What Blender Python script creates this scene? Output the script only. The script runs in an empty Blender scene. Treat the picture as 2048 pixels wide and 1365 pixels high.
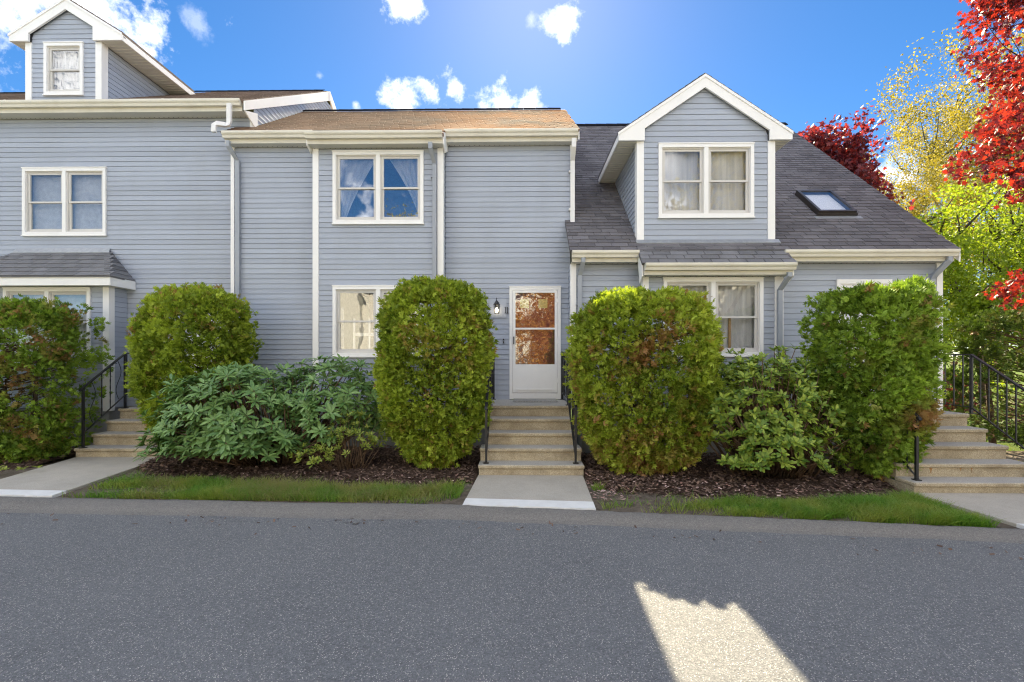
import bpy, math, random
import numpy as np
from mathutils import Vector, Matrix

random.seed(7)
rng = np.random.default_rng(11)
SC = bpy.context.scene
COL = SC.collection
R = math.radians

# ------------------------------------------------------------------ camera
cam_d = bpy.data.cameras.new('camera')
cam = bpy.data.objects.new('camera', cam_d)
COL.objects.link(cam)
cam.location = (0, -9.1, 1.77)
cam.rotation_euler = (R(90), 0, math.atan(13 / 910))
cam_d.sensor_width = 36
cam_d.lens = 910 / 2048 * 36
cam_d.shift_y = 32.5 / 2048
cam_d.clip_start = 0.05
cam_d.clip_end = 2000
SC.camera = cam

# ------------------------------------------------------------------ light, sky, exposure
SUN_EL = math.atan(0.88)
SUN_M = 0.034                                    # sideways drift of the sun ray per metre of depth
sun_d = bpy.data.lights.new('sun', 'SUN')
sun_d.energy = 2.8
sun_d.angle = R(0.5)
sun_d.color = (1.0, 0.86, 0.60)
sun = bpy.data.objects.new('sun', sun_d)
COL.objects.link(sun)
to_sun = Vector((SUN_M, 1.0, 0.88)).normalized()
sun.rotation_euler = to_sun.to_track_quat('Z', 'Y').to_euler()
sun.location = (0, 20, 30)

SC.view_settings.view_transform = 'Standard'
SC.view_settings.look = 'None'
SC.view_settings.gamma = 1
SC.view_settings.use_curve_mapping = False
SC.view_settings.exposure = 2.82
SC.cycles.filter_width = 1.15
SC.cycles.use_denoising = True
SC.cycles.denoiser = 'OPENIMAGEDENOISE'
SC.cycles.denoising_prefilter = 'NONE'

world = bpy.data.worlds.new('World')
SC.world = world
world.use_nodes = True
WN = world.node_tree
WN.nodes.clear()


def wn(t, **kw):
    n = WN.nodes.new(t)
    for k, v in kw.items():
        setattr(n, k, v)
    return n


def wmath(op, a, b=None, c=None):
    n = wn('ShaderNodeMath', operation=op)
    for i, v in enumerate((a, b, c)):
        if v is None:
            continue
        if isinstance(v, (int, float)):
            n.inputs[i].default_value = v
        else:
            WN.links.new(v, n.inputs[i])
    return n.outputs[0]


sky = wn('ShaderNodeTexSky', sky_type='NISHITA', sun_disc=False)
sky.sun_elevation = SUN_EL
sky.sun_rotation = math.atan2(SUN_M, 1.0)
sky.altitude = 300
sky.air_density = 0.8
sky.dust_density = 0.15
sky.ozone_density = 2.2
hsv = wn('ShaderNodeHueSaturation')
hsv.inputs['Saturation'].default_value = 1.3
hsv.inputs['Value'].default_value = 0.55
WN.links.new(sky.outputs[0], hsv.inputs['Color'])
tc = wn('ShaderNodeTexCoord')
nz = wn('ShaderNodeTexNoise')
nz.inputs['Scale'].default_value = 16
nz.inputs['Detail'].default_value = 7
nz.inputs['Roughness'].default_value = 0.68
WN.links.new(tc.outputs['Generated'], nz.inputs['Vector'])
nzo = wmath('SUBTRACT', nz.outputs['Fac'], 0.5)


def px_dir(u, v):
    th = math.atan(13 / 910)
    a, b = (u - 1024) / 910, (715 - v) / 910
    d = Vector((a * math.cos(th) - math.sin(th), a * math.sin(th) + math.cos(th), b))
    return d.normalized()


# small fair-weather clouds: direction of the cloud, angular radius, brightness
CLOUDS = [(60, 5, .10, 1), (170, 25, .085, 1), (235, 42, .030, .9), (25, 55, .05, .9), (812, 2, .036, 1),
          (1132, 38, .034, 1), (1105, 45, .022, .8), (1062, 40, .012, .4), (868, 196, .034, 1), (815, 205, .040, 1),
          (905, 178, .026, .95), (1010, 208, .045, 1), (965, 210, .03, 1), (1050, 212, .03, 1),
          (395, 48, .022, .35), (380, 30, .016, .3), (460, 36, .016, .8), (285, 68, .012, .5), (290, 105, .016, 1),
          (712, 210, .010, .7), (640, 152, .008, .3), (1765, 360, .042, 1), (1810, 362, .034, 1), (1730, 350, .02, .9)]
dens = None
for u, v, rad, br in CLOUDS:
    d = px_dir(u, v)
    dn = wn('ShaderNodeVectorMath', operation='DISTANCE')
    WN.links.new(tc.outputs['Generated'], dn.inputs[0])
    dn.inputs[1].default_value = d
    k = wmath('SUBTRACT', 1.0, wmath('DIVIDE', dn.outputs['Value'], rad * .92))
    k = wmath('ADD', k, wmath('MULTIPLY', nzo, 5.2))
    mr = wn('ShaderNodeMapRange')
    mr.inputs['From Min'].default_value = 0.0
    mr.inputs['From Max'].default_value = 1.0
    mr.inputs['To Max'].default_value = br
    WN.links.new(k, mr.inputs['Value'])
    one = wmath('POWER', mr.outputs[0], 1.3)
    dens = one if dens is None else wmath('MAXIMUM', dens, one)
# denser, brighter cloud added out of view as fill light
sep = wn('ShaderNodeSeparateXYZ')
WN.links.new(tc.outputs['Generated'], sep.inputs[0])
n2 = wn('ShaderNodeTexNoise')
n2.inputs['Scale'].default_value = 3.2
n2.inputs['Detail'].default_value = 9
n2.inputs['Roughness'].default_value = 0.58
WN.links.new(tc.outputs['Generated'], n2.inputs['Vector'])
mr = wn('ShaderNodeMapRange')
mr.inputs['From Min'].default_value = 0.50
mr.inputs['From Max'].default_value = 0.60
WN.links.new(n2.outputs['Fac'], mr.inputs['Value'])
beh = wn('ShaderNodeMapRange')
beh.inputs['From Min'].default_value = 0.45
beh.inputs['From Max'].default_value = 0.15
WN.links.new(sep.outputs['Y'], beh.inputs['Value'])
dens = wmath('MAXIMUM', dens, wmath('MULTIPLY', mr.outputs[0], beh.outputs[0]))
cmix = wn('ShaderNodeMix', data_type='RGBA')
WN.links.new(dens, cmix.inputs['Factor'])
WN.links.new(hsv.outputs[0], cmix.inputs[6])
# the unseen fill clouds are set far brighter than those in view
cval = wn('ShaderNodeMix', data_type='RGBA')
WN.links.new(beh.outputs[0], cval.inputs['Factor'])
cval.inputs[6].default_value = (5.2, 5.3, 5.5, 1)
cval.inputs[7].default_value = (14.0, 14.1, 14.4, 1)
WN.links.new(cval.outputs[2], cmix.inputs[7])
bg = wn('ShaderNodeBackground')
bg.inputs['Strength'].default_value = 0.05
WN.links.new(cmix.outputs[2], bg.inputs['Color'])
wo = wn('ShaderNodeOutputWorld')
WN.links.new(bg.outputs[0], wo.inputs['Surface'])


# ------------------------------------------------------------------ materials
class MAT:
    """a small node-tree helper"""

    def __init__(s, name):
        s.m = bpy.data.materials.new(name)
        s.m.use_nodes = True
        s.t = s.m.node_tree
        s.t.nodes.clear()
        s.out = s.n('ShaderNodeOutputMaterial')
        s.pos = s.n('ShaderNodeNewGeometry').outputs['Position']

    def n(s, t, **kw):
        x = s.t.nodes.new(t)
        for k, v in kw.items():
            setattr(x, k, v)
        return x

    def L(s, a, b):
        s.t.links.new(a, b)

    def val(s, inp, v):
        if isinstance(v, (int, float)):
            inp.default_value = v
        elif isinstance(v, tuple):
            inp.default_value = v if len(v) == 4 or inp.type == 'VECTOR' else v + (1,)
        else:
            s.L(v, inp)

    def noise(s, scale, detail=4, rough=.6, vec=None, stretch=None):
        x = s.n('ShaderNodeTexNoise')
        x.inputs['Scale'].default_value = scale
        x.inputs['Detail'].default_value = detail
        x.inputs['Roughness'].default_value = rough
        v = vec or s.pos
        if stretch:
            mp = s.n('ShaderNodeMapping')
            mp.inputs['Scale'].default_value = stretch
            s.L(v, mp.inputs['Vector'])
            v = mp.outputs[0]
        s.L(v, x.inputs['Vector'])
        return x.outputs['Fac']

    def voro(s, scale, feature='F1', out='Distance', vec=None):
        x = s.n('ShaderNodeTexVoronoi', feature=feature)
        x.inputs['Scale'].default_value = scale
        s.L(vec or s.pos, x.inputs['Vector'])
        return x.outputs[out]

    def ramp(s, f, a, b, lo=0.0, hi=1.0):
        x = s.n('ShaderNodeMapRange')
        x.inputs['From Min'].default_value = a
        x.inputs['From Max'].default_value = b
        x.inputs['To Min'].default_value = lo
        x.inputs['To Max'].default_value = hi
        s.L(f, x.inputs['Value'])
        return x.outputs[0]

    def mix(s, f, a, b, mode='MIX'):
        x = s.n('ShaderNodeMix', data_type='RGBA', blend_type=mode)
        s.val(x.inputs['Factor'], f)
        s.val(x.inputs[6], a)
        s.val(x.inputs[7], b)
        return x.outputs[2]

    def math(s, op, a, b=0.0):
        x = s.n('ShaderNodeMath', operation=op)
        s.val(x.inputs[0], a)
        s.val(x.inputs[1], b)
        return x.outputs[0]

    def rnd(s):
        """a value of its own for every object and every loose piece of a mesh"""
        o = s.n('ShaderNodeObjectInfo').outputs['Random']
        g = s.n('ShaderNodeNewGeometry').outputs['Random Per Island']
        return s.math('FRACT', s.math('ADD', o, g))

    def principled(s, col, rough=.6, spec=.4, metal=0.0, bump=None, bs=.3, bd=.01):
        p = s.n('ShaderNodeBsdfPrincipled')
        s.val(p.inputs['Base Color'], col)
        s.val(p.inputs['Roughness'], rough)
        p.inputs['Specular IOR Level'].default_value = spec
        p.inputs['Metallic'].default_value = metal
        if bump is not None:
            b = s.n('ShaderNodeBump')
            b.inputs['Strength'].default_value = bs
            b.inputs['Distance'].default_value = bd
            s.L(bump, b.inputs['Height'])
            s.L(b.outputs[0], p.inputs['Normal'])
        s.L(p.outputs[0], s.out.inputs['Surface'])
        return s.m


def m_paint(name, c, var=.06, rough=.55, dirt=.12, dirtc=None, grain=True):
    M = MAT(name)
    r = M.rnd()
    lo = tuple(x * (1 - var) for x in c)
    hi = tuple(x * (1 + var) for x in c)
    col = M.mix(r, lo, hi)
    d = M.ramp(M.noise(1.3, 6, .65, stretch=(1, 1, .35)), .48, .72)
    col = M.mix(M.math('MULTIPLY', d, dirt), col, dirtc or tuple(x * .62 for x in c))
    d2 = M.ramp(M.noise(18, 3, .6), .55, .75)
    col = M.mix(M.math('MULTIPLY', d2, .10), col, tuple(x * .7 for x in c))
    g = M.noise(60, 3, .6, stretch=(.12, .12, 1.6)) if grain else M.noise(40, 3)
    return M.principled(col, rough, .35, bump=g, bs=.25, bd=.004)


def m_shingle(name, dark, light, patch=None, patchc=None, moss=None):
    M = MAT(name)
    col = M.mix(M.rnd(), dark, light)
    big = M.ramp(M.noise(.9, 5, .6), .35, .7)
    col = M.mix(M.math('MULTIPLY', big, .45), col, tuple(x * .62 for x in dark))
    streak = M.ramp(M.noise(2.2, 4, .6, stretch=(1, .12, .12)), .55, .8)
    col = M.mix(M.math('MULTIPLY', streak, .35), col, tuple(min(1, x * 1.5) for x in light))
    if patchc:
        p = M.ramp(M.noise(.75, 7, .68), patch[0], patch[1])
        sx = M.n('ShaderNodeSeparateXYZ')
        M.L(M.pos, sx.inputs[0])
        p = M.math('MULTIPLY', p, M.ramp(sx.outputs['X'], patch[2], patch[3], .12, 1))
        col = M.mix(p, col, patchc)
    gr = M.noise(260, 2, .7)
    col = M.mix(M.ramp(gr, .35, .75, 0, .35), col, tuple(min(1, x * 1.8) for x in light))
    return M.principled(col, .88, .25, bump=gr, bs=.6, bd=.004)


def m_leaf(name, cols, dead=None, trans=.4, rough=.5, spec=.35, transc=None, bunch=False):
    """cols: two leaf colours picked per leaf; a dead colour goes to the leaves carrying the 'dead' attribute"""
    M = MAT(name)
    r = M.rnd()
    if bunch:
        tn = M.n('ShaderNodeAttribute', attribute_name='tint').outputs['Fac']
        r = M.math('ADD', M.math('MULTIPLY', r, .4), M.math('MULTIPLY', tn, .6))
    col = M.mix(r, cols[0], cols[1])
    if len(cols) > 2:
        col = M.mix(M.ramp(M.noise(2.2, 3, .6), .42, .62), col, cols[2])
    if dead:
        a = M.n('ShaderNodeAttribute', attribute_name='dead').outputs['Fac']
        col = M.mix(a, col, dead)
    p = M.n('ShaderNodeBsdfPrincipled')
    M.L(col, p.inputs['Base Color'])
    p.inputs['Roughness'].default_value = rough
    p.inputs['Specular IOR Level'].default_value = spec
    t = M.n('ShaderNodeBsdfTranslucent')
    tcx = M.mix(1.0, col, transc or (1.25, 1.3, .5), 'MULTIPLY')
    M.L(tcx, t.inputs['Color'])
    ms = M.n('ShaderNodeMixShader')
    ms.inputs[0].default_value = trans
    M.L(p.outputs[0], ms.inputs[1])
    M.L(t.outputs[0], ms.inputs[2])
    M.L(ms.outputs[0], M.out.inputs['Surface'])
    return M.m


def m_glass(name, base=.1, wave=0.0, wscale=3.0, tint=(1, 1, 1)):
    """thin window glass: part mirror, part clear"""
    M = MAT(name)
    fr = M.n('ShaderNodeLayerWeight')
    fr.inputs['Blend'].default_value = .5
    f = M.math('ADD', M.math('MULTIPLY', M.math('POWER', fr.outputs['Facing'], 5), .9), base + .03)
    tr = M.n('ShaderNodeBsdfTransparent')
    tr.inputs[0].default_value = tint + (1,)
    gl = M.n('ShaderNodeBsdfGlossy')
    gl.inputs['Roughness'].default_value = 0.015
    if wave:
        b = M.n('ShaderNodeBump')
        b.inputs['Strength'].default_value = wave
        b.inputs['Distance'].default_value = .02
        M.L(M.noise(wscale, 2, .5), b.inputs['Height'])
        M.L(b.outputs[0], gl.inputs['Normal'])
    ms = M.n('ShaderNodeMixShader')
    M.L(f, ms.inputs[0])
    M.L(tr.outputs[0], ms.inputs[1])
    M.L(gl.outputs[0], ms.inputs[2])
    M.L(ms.outputs[0], M.out.inputs['Surface'])
    return M.m


def m_simple(name, c, rough=.6, spec=.4, metal=0.0, var=.15, scale=12, bump=.2):
    M = MAT(name)
    nn = M.noise(scale, 5, .65)
    col = M.mix(M.ramp(nn, .3, .7), tuple(x * (1 - var) for x in c), tuple(min(1, x * (1 + var)) for x in c))
    return M.principled(col, rough, spec, metal, bump=nn, bs=bump, bd=.005)


SIDING = m_paint('blue_grey_clapboard_paint', (.365, .40, .47), dirt=.2, dirtc=(.24, .245, .25))
TRIM = m_paint('white_trim_paint', (.84, .83, .815), var=.02, dirt=.15, dirtc=(.5, .48, .43), grain=False)
GUTTER = m_paint('cream_gutter_paint', (.70, .665, .575), var=.03, dirt=.35, dirtc=(.42, .38, .30), grain=False)
SOFFIT = m_paint('soffit_paint', (.62, .60, .54), var=.03, dirt=.2, grain=False)
SPOUT = m_paint('grey_downspout_paint', (.33, .355, .40), var=.02, dirt=.2, grain=False)
WHITESPOUT = m_paint('white_downspout_paint', (.74, .73, .72), var=.02, dirt=.2, grain=False)
SASH = m_paint('sash_paint', (.62, .60, .57), var=.02, dirt=.1, grain=False)
SHEATH = m_simple('sheathing', (.10, .10, .11))
SH_RIGHT = m_shingle('charcoal_shingle', (.078, .073, .078), (.165, .156, .164))
SH_BAY = m_shingle('grey_shingle', (.115, .115, .122), (.19, .19, .20))
SH_MID = m_shingle('tan_shingle', (.085, .058, .045), (.19, .13, .095), patch=(.36, .54, -3.0, -.2), patchc=(.36, .13, .022))
SH_LEFT = m_shingle('brown_shingle', (.11, .082, .07), (.24, .185, .16))
RIDGE = m_simple('black_ridge_cap', (.016, .016, .019), 1.0, 0.0)
FLASH = m_simple('lead_flashing', (.30, .315, .335), .45, .5, .4)
CONCRETE_WALL = m_simple('foundation_concrete', (.30, .30, .30), .9, .2, scale=6)
ROOM = m_simple('dim_room_paint', (.30, .28, .26), .9, .1)
ROOMW = m_simple('pale_room_paint', (.62, .60, .56), .9, .1)
GLASS = m_glass('window_glass', .22, .05, 1.6)
GLASSW = m_glass('wavy_window_glass', .09, .09, 2.2)
GLASSB = m_glass('blind_window_glass', .11, .05, 1.6)
GLASSC = m_glass('curtained_window_glass', .05, .05, 1.6)
GLASSD = m_glass('storm_door_glass', .11, .22, 3.4)
GLASSF = m_glass('filmed_window_glass', .05, .6, 9.0)
REDDOOR = m_simple('dark_red_door_paint', (.17, .03, .035), .5, .4)
LITE = m_simple('yellow_green_lite', (.50, .50, .20), .3, .5, scale=25, var=.3)  # opaque colour stands in for the reflection in the door lites
IRON = m_simple('black_iron_paint', (.013, .013, .015), .42, .5, bump=.1)
BULB = None

M = MAT('sheer_curtain')
cn = M.noise(3, 2, .5, stretch=(9, 1, .25))
p = M.n('ShaderNodeBsdfDiffuse')
M.L(M.mix(M.ramp(cn, .3, .7), (.66, .66, .66), (.82, .81, .79)), p.inputs['Color'])
t = M.n('ShaderNodeBsdfTranslucent')
t.inputs[0].default_value = (.7, .7, .69, 1)
ms = M.n('ShaderNodeMixShader')
ms.inputs[0].default_value = .35
M.L(p.outputs[0], ms.inputs[1])
M.L(t.outputs[0], ms.inputs[2])
M.L(ms.outputs[0], M.out.inputs['Surface'])
CURTAIN = M.m
BLIND = m_simple('blind_slat', (.55, .55, .54), .5, .4)

M = MAT('exposed_aggregate_concrete')
v = M.voro(150, out='Color')
sx = M.n('ShaderNodeSeparateColor')
M.L(v, sx.inputs[0])
col = M.mix(sx.outputs[0], (.30, .245, .16), (.56, .48, .35))
st = M.ramp(M.noise(2.5, 6, .7), .42, .72)
col = M.mix(M.math('MULTIPLY', st, .7), col, (.18, .14, .085))
vs = M.n('ShaderNodeNewGeometry')
sn = M.n('ShaderNodeSeparateXYZ')
M.L(vs.outputs['True Normal'], sn.inputs[0])
# faces turned upward are greyer, the risers sandier
col = M.mix(M.ramp(sn.outputs['Z'], .6, .9, 0, .8), col, M.mix(sx.outputs[0], (.34, .33, .32), (.46, .45, .43)))
STEP = M.principled(col, .9, .2, bump=M.voro(150), bs=.5, bd=.004)

M = MAT('path_concrete')
v = M.voro(190, out='Color')
sx = M.n('ShaderNodeSeparateColor')
M.L(v, sx.inputs[0])
col = M.mix(sx.outputs[0], (.38, .345, .29), (.50, .46, .40))
st = M.ramp(M.noise(1.7, 6, .7), .40, .75)
col = M.mix(M.math('MULTIPLY', st, .5), col, (.27, .25, .22))
PATH = M.principled(col, .92, .2, bump=M.noise(160, 3), bs=.3, bd=.003)
STRIP = m_simple('white_painted_concrete', (.70, .69, .67), .8, .2, var=.08, scale=5)


def wob(M):
    """world position shaken by noise, so that cracks wander"""
    nx = M.n('ShaderNodeTexNoise')
    nx.inputs['Scale'].default_value = 2.2
    nx.inputs['Detail'].default_value = 6
    M.L(M.pos, nx.inputs['Vector'])
    ad = M.n('ShaderNodeVectorMath', operation='MULTIPLY_ADD')
    M.L(nx.outputs['Color'], ad.inputs[0])
    ad.inputs[1].default_value = (.5, .5, .5)
    M.L(M.pos, ad.inputs[2])
    return ad.outputs[0]


def m_asphalt(name, c0, c1, chip, chipf, cracks=.18):
    M = MAT(name)
    big = M.noise(.5, 6, .65)
    col = M.mix(M.ramp(big, .3, .72), c0, c1)
    vc = M.voro(105, out='Color')
    s1 = M.n('ShaderNodeSeparateColor')
    M.L(vc, s1.inputs[0])
    col = M.mix(M.ramp(s1.outputs[0], 0, 1, 0, .75), col, tuple(x * 1.55 for x in c1))
    dd = M.voro(105)
    near = M.ramp(dd, .46, .30)
    pick = M.ramp(s1.outputs[1], chipf, chipf + .08)
    col = M.mix(M.math('MULTIPLY', near, pick), col, chip)
    vf = M.voro(240, out='Color')
    s2 = M.n('ShaderNodeSeparateColor')
    M.L(vf, s2.inputs[0])
    col = M.mix(M.ramp(s2.outputs[0], .3, 1, 0, .45), col, tuple(x * .45 for x in c0))
    ed = M.voro(.42, 'DISTANCE_TO_EDGE', vec=wob(M))
    crack = M.math('MULTIPLY', M.ramp(ed, .0035, .0015), M.ramp(M.noise(.8, 3), .50, .56))
    col = M.mix(M.math('MULTIPLY', crack, cracks), col, tuple(x * .35 for x in c0))
    oil = M.ramp(M.noise(.33, 5, .6), .60, .78)
    col = M.mix(M.math('MULTIPLY', oil, .4), col, tuple(x * .55 for x in c0))
    return M.principled(col, .86, .3, bump=dd, bs=.6, bd=.006)


ASPHALT = m_asphalt('asphalt', (.106, .108, .112), (.148, .149, .150), (.54, .505, .45), .76)
BERM = m_asphalt('kerb_asphalt', (.135, .125, .115), (.185, .172, .155), (.34, .31, .27), .86)
M = MAT('soil')
nn = M.noise(9, 8, .75)
col = M.mix(M.ramp(nn, .3, .7), (.085, .068, .052), (.22, .18, .14))
SOIL = M.principled(col, .95, .15, bump=M.noise(30, 6, .7), bs=1, bd=.03)
M = MAT('bark_mulch')
nn = M.noise(26, 6, .75)
col = M.mix(M.ramp(nn, .3, .7), (.038, .024, .018), (.13, .082, .06))
MULCH = M.principled(col, .95, .15, bump=M.noise(40, 6, .7), bs=1, bd=.04)
M = MAT('mulch_chip')
col = M.mix(M.rnd(), (.06, .038, .028), (.22, .145, .11))
CHIP = M.principled(col, .9, .2)
M = MAT('fallen_petal')
col = M.mix(M.rnd(), (.32, .17, .13), (.55, .40, .36))
PETAL = M.principled(col, .8, .2)
M = MAT('lawn')
nn = M.noise(3, 8, .75)
col = M.mix(M.ramp(nn, .3, .7), (.05, .085, .015), (.15, .20, .04))
LAWN = M.principled(col, .95, .1, bump=M.noise(60, 4, .7), bs=1, bd=.05)
GRASS = m_leaf('grass_blade', [(.08, .20, .02), (.17, .32, .035), (.26, .31, .06)], trans=.35, dead=(.30, .25, .12))
ARB = m_leaf('arborvitae_spray', [(.105, .175, .015), (.48, .57, .07)], bunch=True, dead=(.36, .20, .08), trans=.36, rough=.55, spec=.25, transc=(1.3, 1.3, .6))
ARBD = m_leaf('dark_arborvitae_spray', [(.065, .135, .016), (.34, .48, .065)], bunch=True, dead=(.34, .19, .085), trans=.34, rough=.55, spec=.25, transc=(1.3, 1.3, .6))
ARBS = m_leaf('painted_shadow_arborvitae_spray', [(.03, .06, .010), (.13, .19, .03)], bunch=True, dead=(.2, .12, .06), trans=.14, rough=.6, spec=.2, transc=(1.2, 1.3, .6))  # darker copy of the spray colours, with the front's shadow painted in
RHODO = m_leaf('rhododendron_leaf', [(.085, .18, .050), (.20, .32, .095)], trans=.18, rough=.42, spec=.42)
RHODOY = m_leaf('rhododendron_new_leaf', [(.085, .17, .03), (.34, .42, .06)], trans=.28, rough=.45, spec=.32)
AZAL = m_leaf('yellow_green_leaf', [(.18, .26, .04), (.34, .38, .07)], trans=.35, rough=.45)
REDL = m_leaf('red_maple_leaf', [(.06, .010, .022), (.36, .042, .022)], trans=.48, rough=.4, spec=.45, transc=(1.5, .9, .6))
REDF = m_leaf('far_red_maple_leaf', [(.055, .014, .03), (.26, .045, .04)], trans=.45, rough=.45, spec=.4, transc=(1.9, 1.0, .8))
YELL = m_leaf('young_yellow_leaf', [(.20, .18, .03), (.36, .30, .055)], trans=.5, transc=(1.3, 1.2, .5))
ORAN = m_leaf('orange_leaf', [(.34, .15, .03), (.46, .26, .05)], trans=.4)
BRIG = m_leaf('bright_green_leaf', [(.17, .25, .018), (.32, .40, .04)], trans=.5, transc=(1.35, 1.3, .5))
BARK = m_simple('bark', (.085, .062, .045), .95, .15, scale=20, var=.4, bump=.8)
TWIG = m_simple('twig_bark', (.13, .085, .055), .95, .15, scale=30, var=.4)
CREAMH = m_paint('pale_clapboard_paint', (.72, .72, .70), var=.03)
OPROOF = m_simple('opposite_roof', (.12, .11, .11), .9)
MATF = m_simple('doormat_fibre', (.30, .29, .27), .95, .1, var=.5, scale=60)
RUST = m_simple('rust_stain', (.36, .20, .085), .9, .1, var=.35, scale=60)


# ------------------------------------------------------------------ object helpers
def link(o, parent=None):
    COL.objects.link(o)
    if parent is not None:
        o.parent = parent
    return o


def tag(o, label=None, cat=None, group=None, kind=None):
    if label:
        o['label'] = label
    if cat:
        o['category'] = cat
    if group:
        o['group'] = group
    if kind:
        o['kind'] = kind
    return o


def thing(name, loc, label, cat, group=None):
    """an Empty at the base of a thing; its parts are modelled in world metres and hung on `origin`"""
    o = bpy.data.objects.new(name, None)
    o.empty_display_size = .2
    o.location = loc
    link(o)
    return tag(o, label, cat, group)


class MB:
    def __init__(s):
        s.v, s.f = [], []

    def quad(s, a, b, c, d):
        i = len(s.v)
        s.v += [a, b, c, d]
        s.f.append((i, i + 1, i + 2, i + 3))

    def hexa(s, p):
        """8 corners: bottom 0-3 ring, top 4-7 ring"""
        i = len(s.v)
        s.v += [tuple(q) for q in p]
        for f in ((0, 3, 2, 1), (4, 5, 6, 7), (0, 1, 5, 4), (1, 2, 6, 5), (2, 3, 7, 6), (3, 0, 4, 7)):
            s.f.append(tuple(i + k for k in f))
        return s

    def box(s, x0, x1, y0, y1, z0, z1):
        return s.hexa([(x0, y0, z0), (x1, y0, z0), (x1, y1, z0), (x0, y1, z0),
                       (x0, y0, z1), (x1, y0, z1), (x1, y1, z1), (x0, y1, z1)])

    def poly_prism(s, pts, ext):
        """closed outline pts (3-D) pushed along ext"""
        i = len(s.v)
        n = len(pts)
        e = Vector(ext)
        s.v += [tuple(q) for q in pts] + [tuple(Vector(q) + e) for q in pts]
        s.f.append(tuple(range(i, i + n)))
        s.f.append(tuple(range(i + 2 * n - 1, i + n - 1, -1)))
        for k in range(n):
            j = (k + 1) % n
            s.f.append((i + k, i + n + k, i + n + j, i + j))
        return s

    def tube(s, pts, radii, n=6, square=None):
        """swept tube; square=(w,d) for a rectangular pipe"""
        i0 = len(s.v)
        pts = [Vector(q) for q in pts]
        m = len(pts)
        prev = None
        for k, q in enumerate(pts):
            t = (pts[min(k + 1, m - 1)] - pts[max(k - 1, 0)]).normalized()
            ref = Vector((0, 1, 0)) if abs(t.y) < .9 else Vector((1, 0, 0))
            if square:
                ref = Vector((0, 1, 0)) if abs(t.y) < .95 else Vector((0, 0, 1))
            if prev is not None and not square:
                ref = prev
            b = t.cross(ref).normalized()
            c = b.cross(t).normalized()
            prev = c
            if square:
                w, d = square
                for sx_, sy_ in ((-1, -1), (1, -1), (1, 1), (-1, 1)):
                    s.v.append(tuple(q + b * (sx_ * w / 2) + c * (sy_ * d / 2)))
            else:
                r = radii[k] if hasattr(radii, '__len__') else radii
                for a in range(n):
                    an = 2 * math.pi * a / n
                    s.v.append(tuple(q + b * (r * math.cos(an)) + c * (r * math.sin(an))))
        nn = 4 if square else n
        for k in range(m - 1):
            for a in range(nn):
                b_ = (a + 1) % nn
                s.f.append((i0 + k * nn + a, i0 + k * nn + b_, i0 + (k + 1) * nn + b_, i0 + (k + 1) * nn + a))
        s.f.append(tuple(i0 + a for a in range(nn)))
        s.f.append(tuple(i0 + (m - 1) * nn + a for a in reversed(range(nn))))
        return s

    def build(s, name, mat, parent=None, origin=None, smooth=False, bevel=0):
        me = bpy.data.meshes.new(name)
        me.from_pydata([tuple(q) for q in s.v], [], s.f)
        me.materials.append(mat)
        import bmesh
        bm = bmesh.new()
        bm.from_mesh(me)
        bmesh.ops.recalc_face_normals(bm, faces=bm.faces)
        if bevel:
            bmesh.ops.bevel(bm, geom=list(bm.edges), offset=bevel, segments=1, affect='EDGES')
        bm.to_mesh(me)
        bm.free()
        if smooth:
            me.polygons.foreach_set('use_smooth', [True] * len(me.polygons))
        o = bpy.data.objects.new(name, me)
        link(o, parent)
        if origin is not None:
            o.location = -Vector(origin)
        return o


class House:
    """a thing whose direct parts sit in world metres"""

    def __init__(s, name, loc, label, cat, group=None):
        s.root = thing(name, loc, label, cat, group)
        s.loc = Vector(loc)

    def part(s, mb, name, mat, label=None, **kw):
        o = mb.build(name, mat, s.root, s.loc, **kw)
        if label:
            o['label'] = label
        return o

    def node(s, name):
        o = bpy.data.objects.new(name, None)
        link(o, s.root)
        o.location = -s.loc
        return o


EXPO = 0.1016


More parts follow.
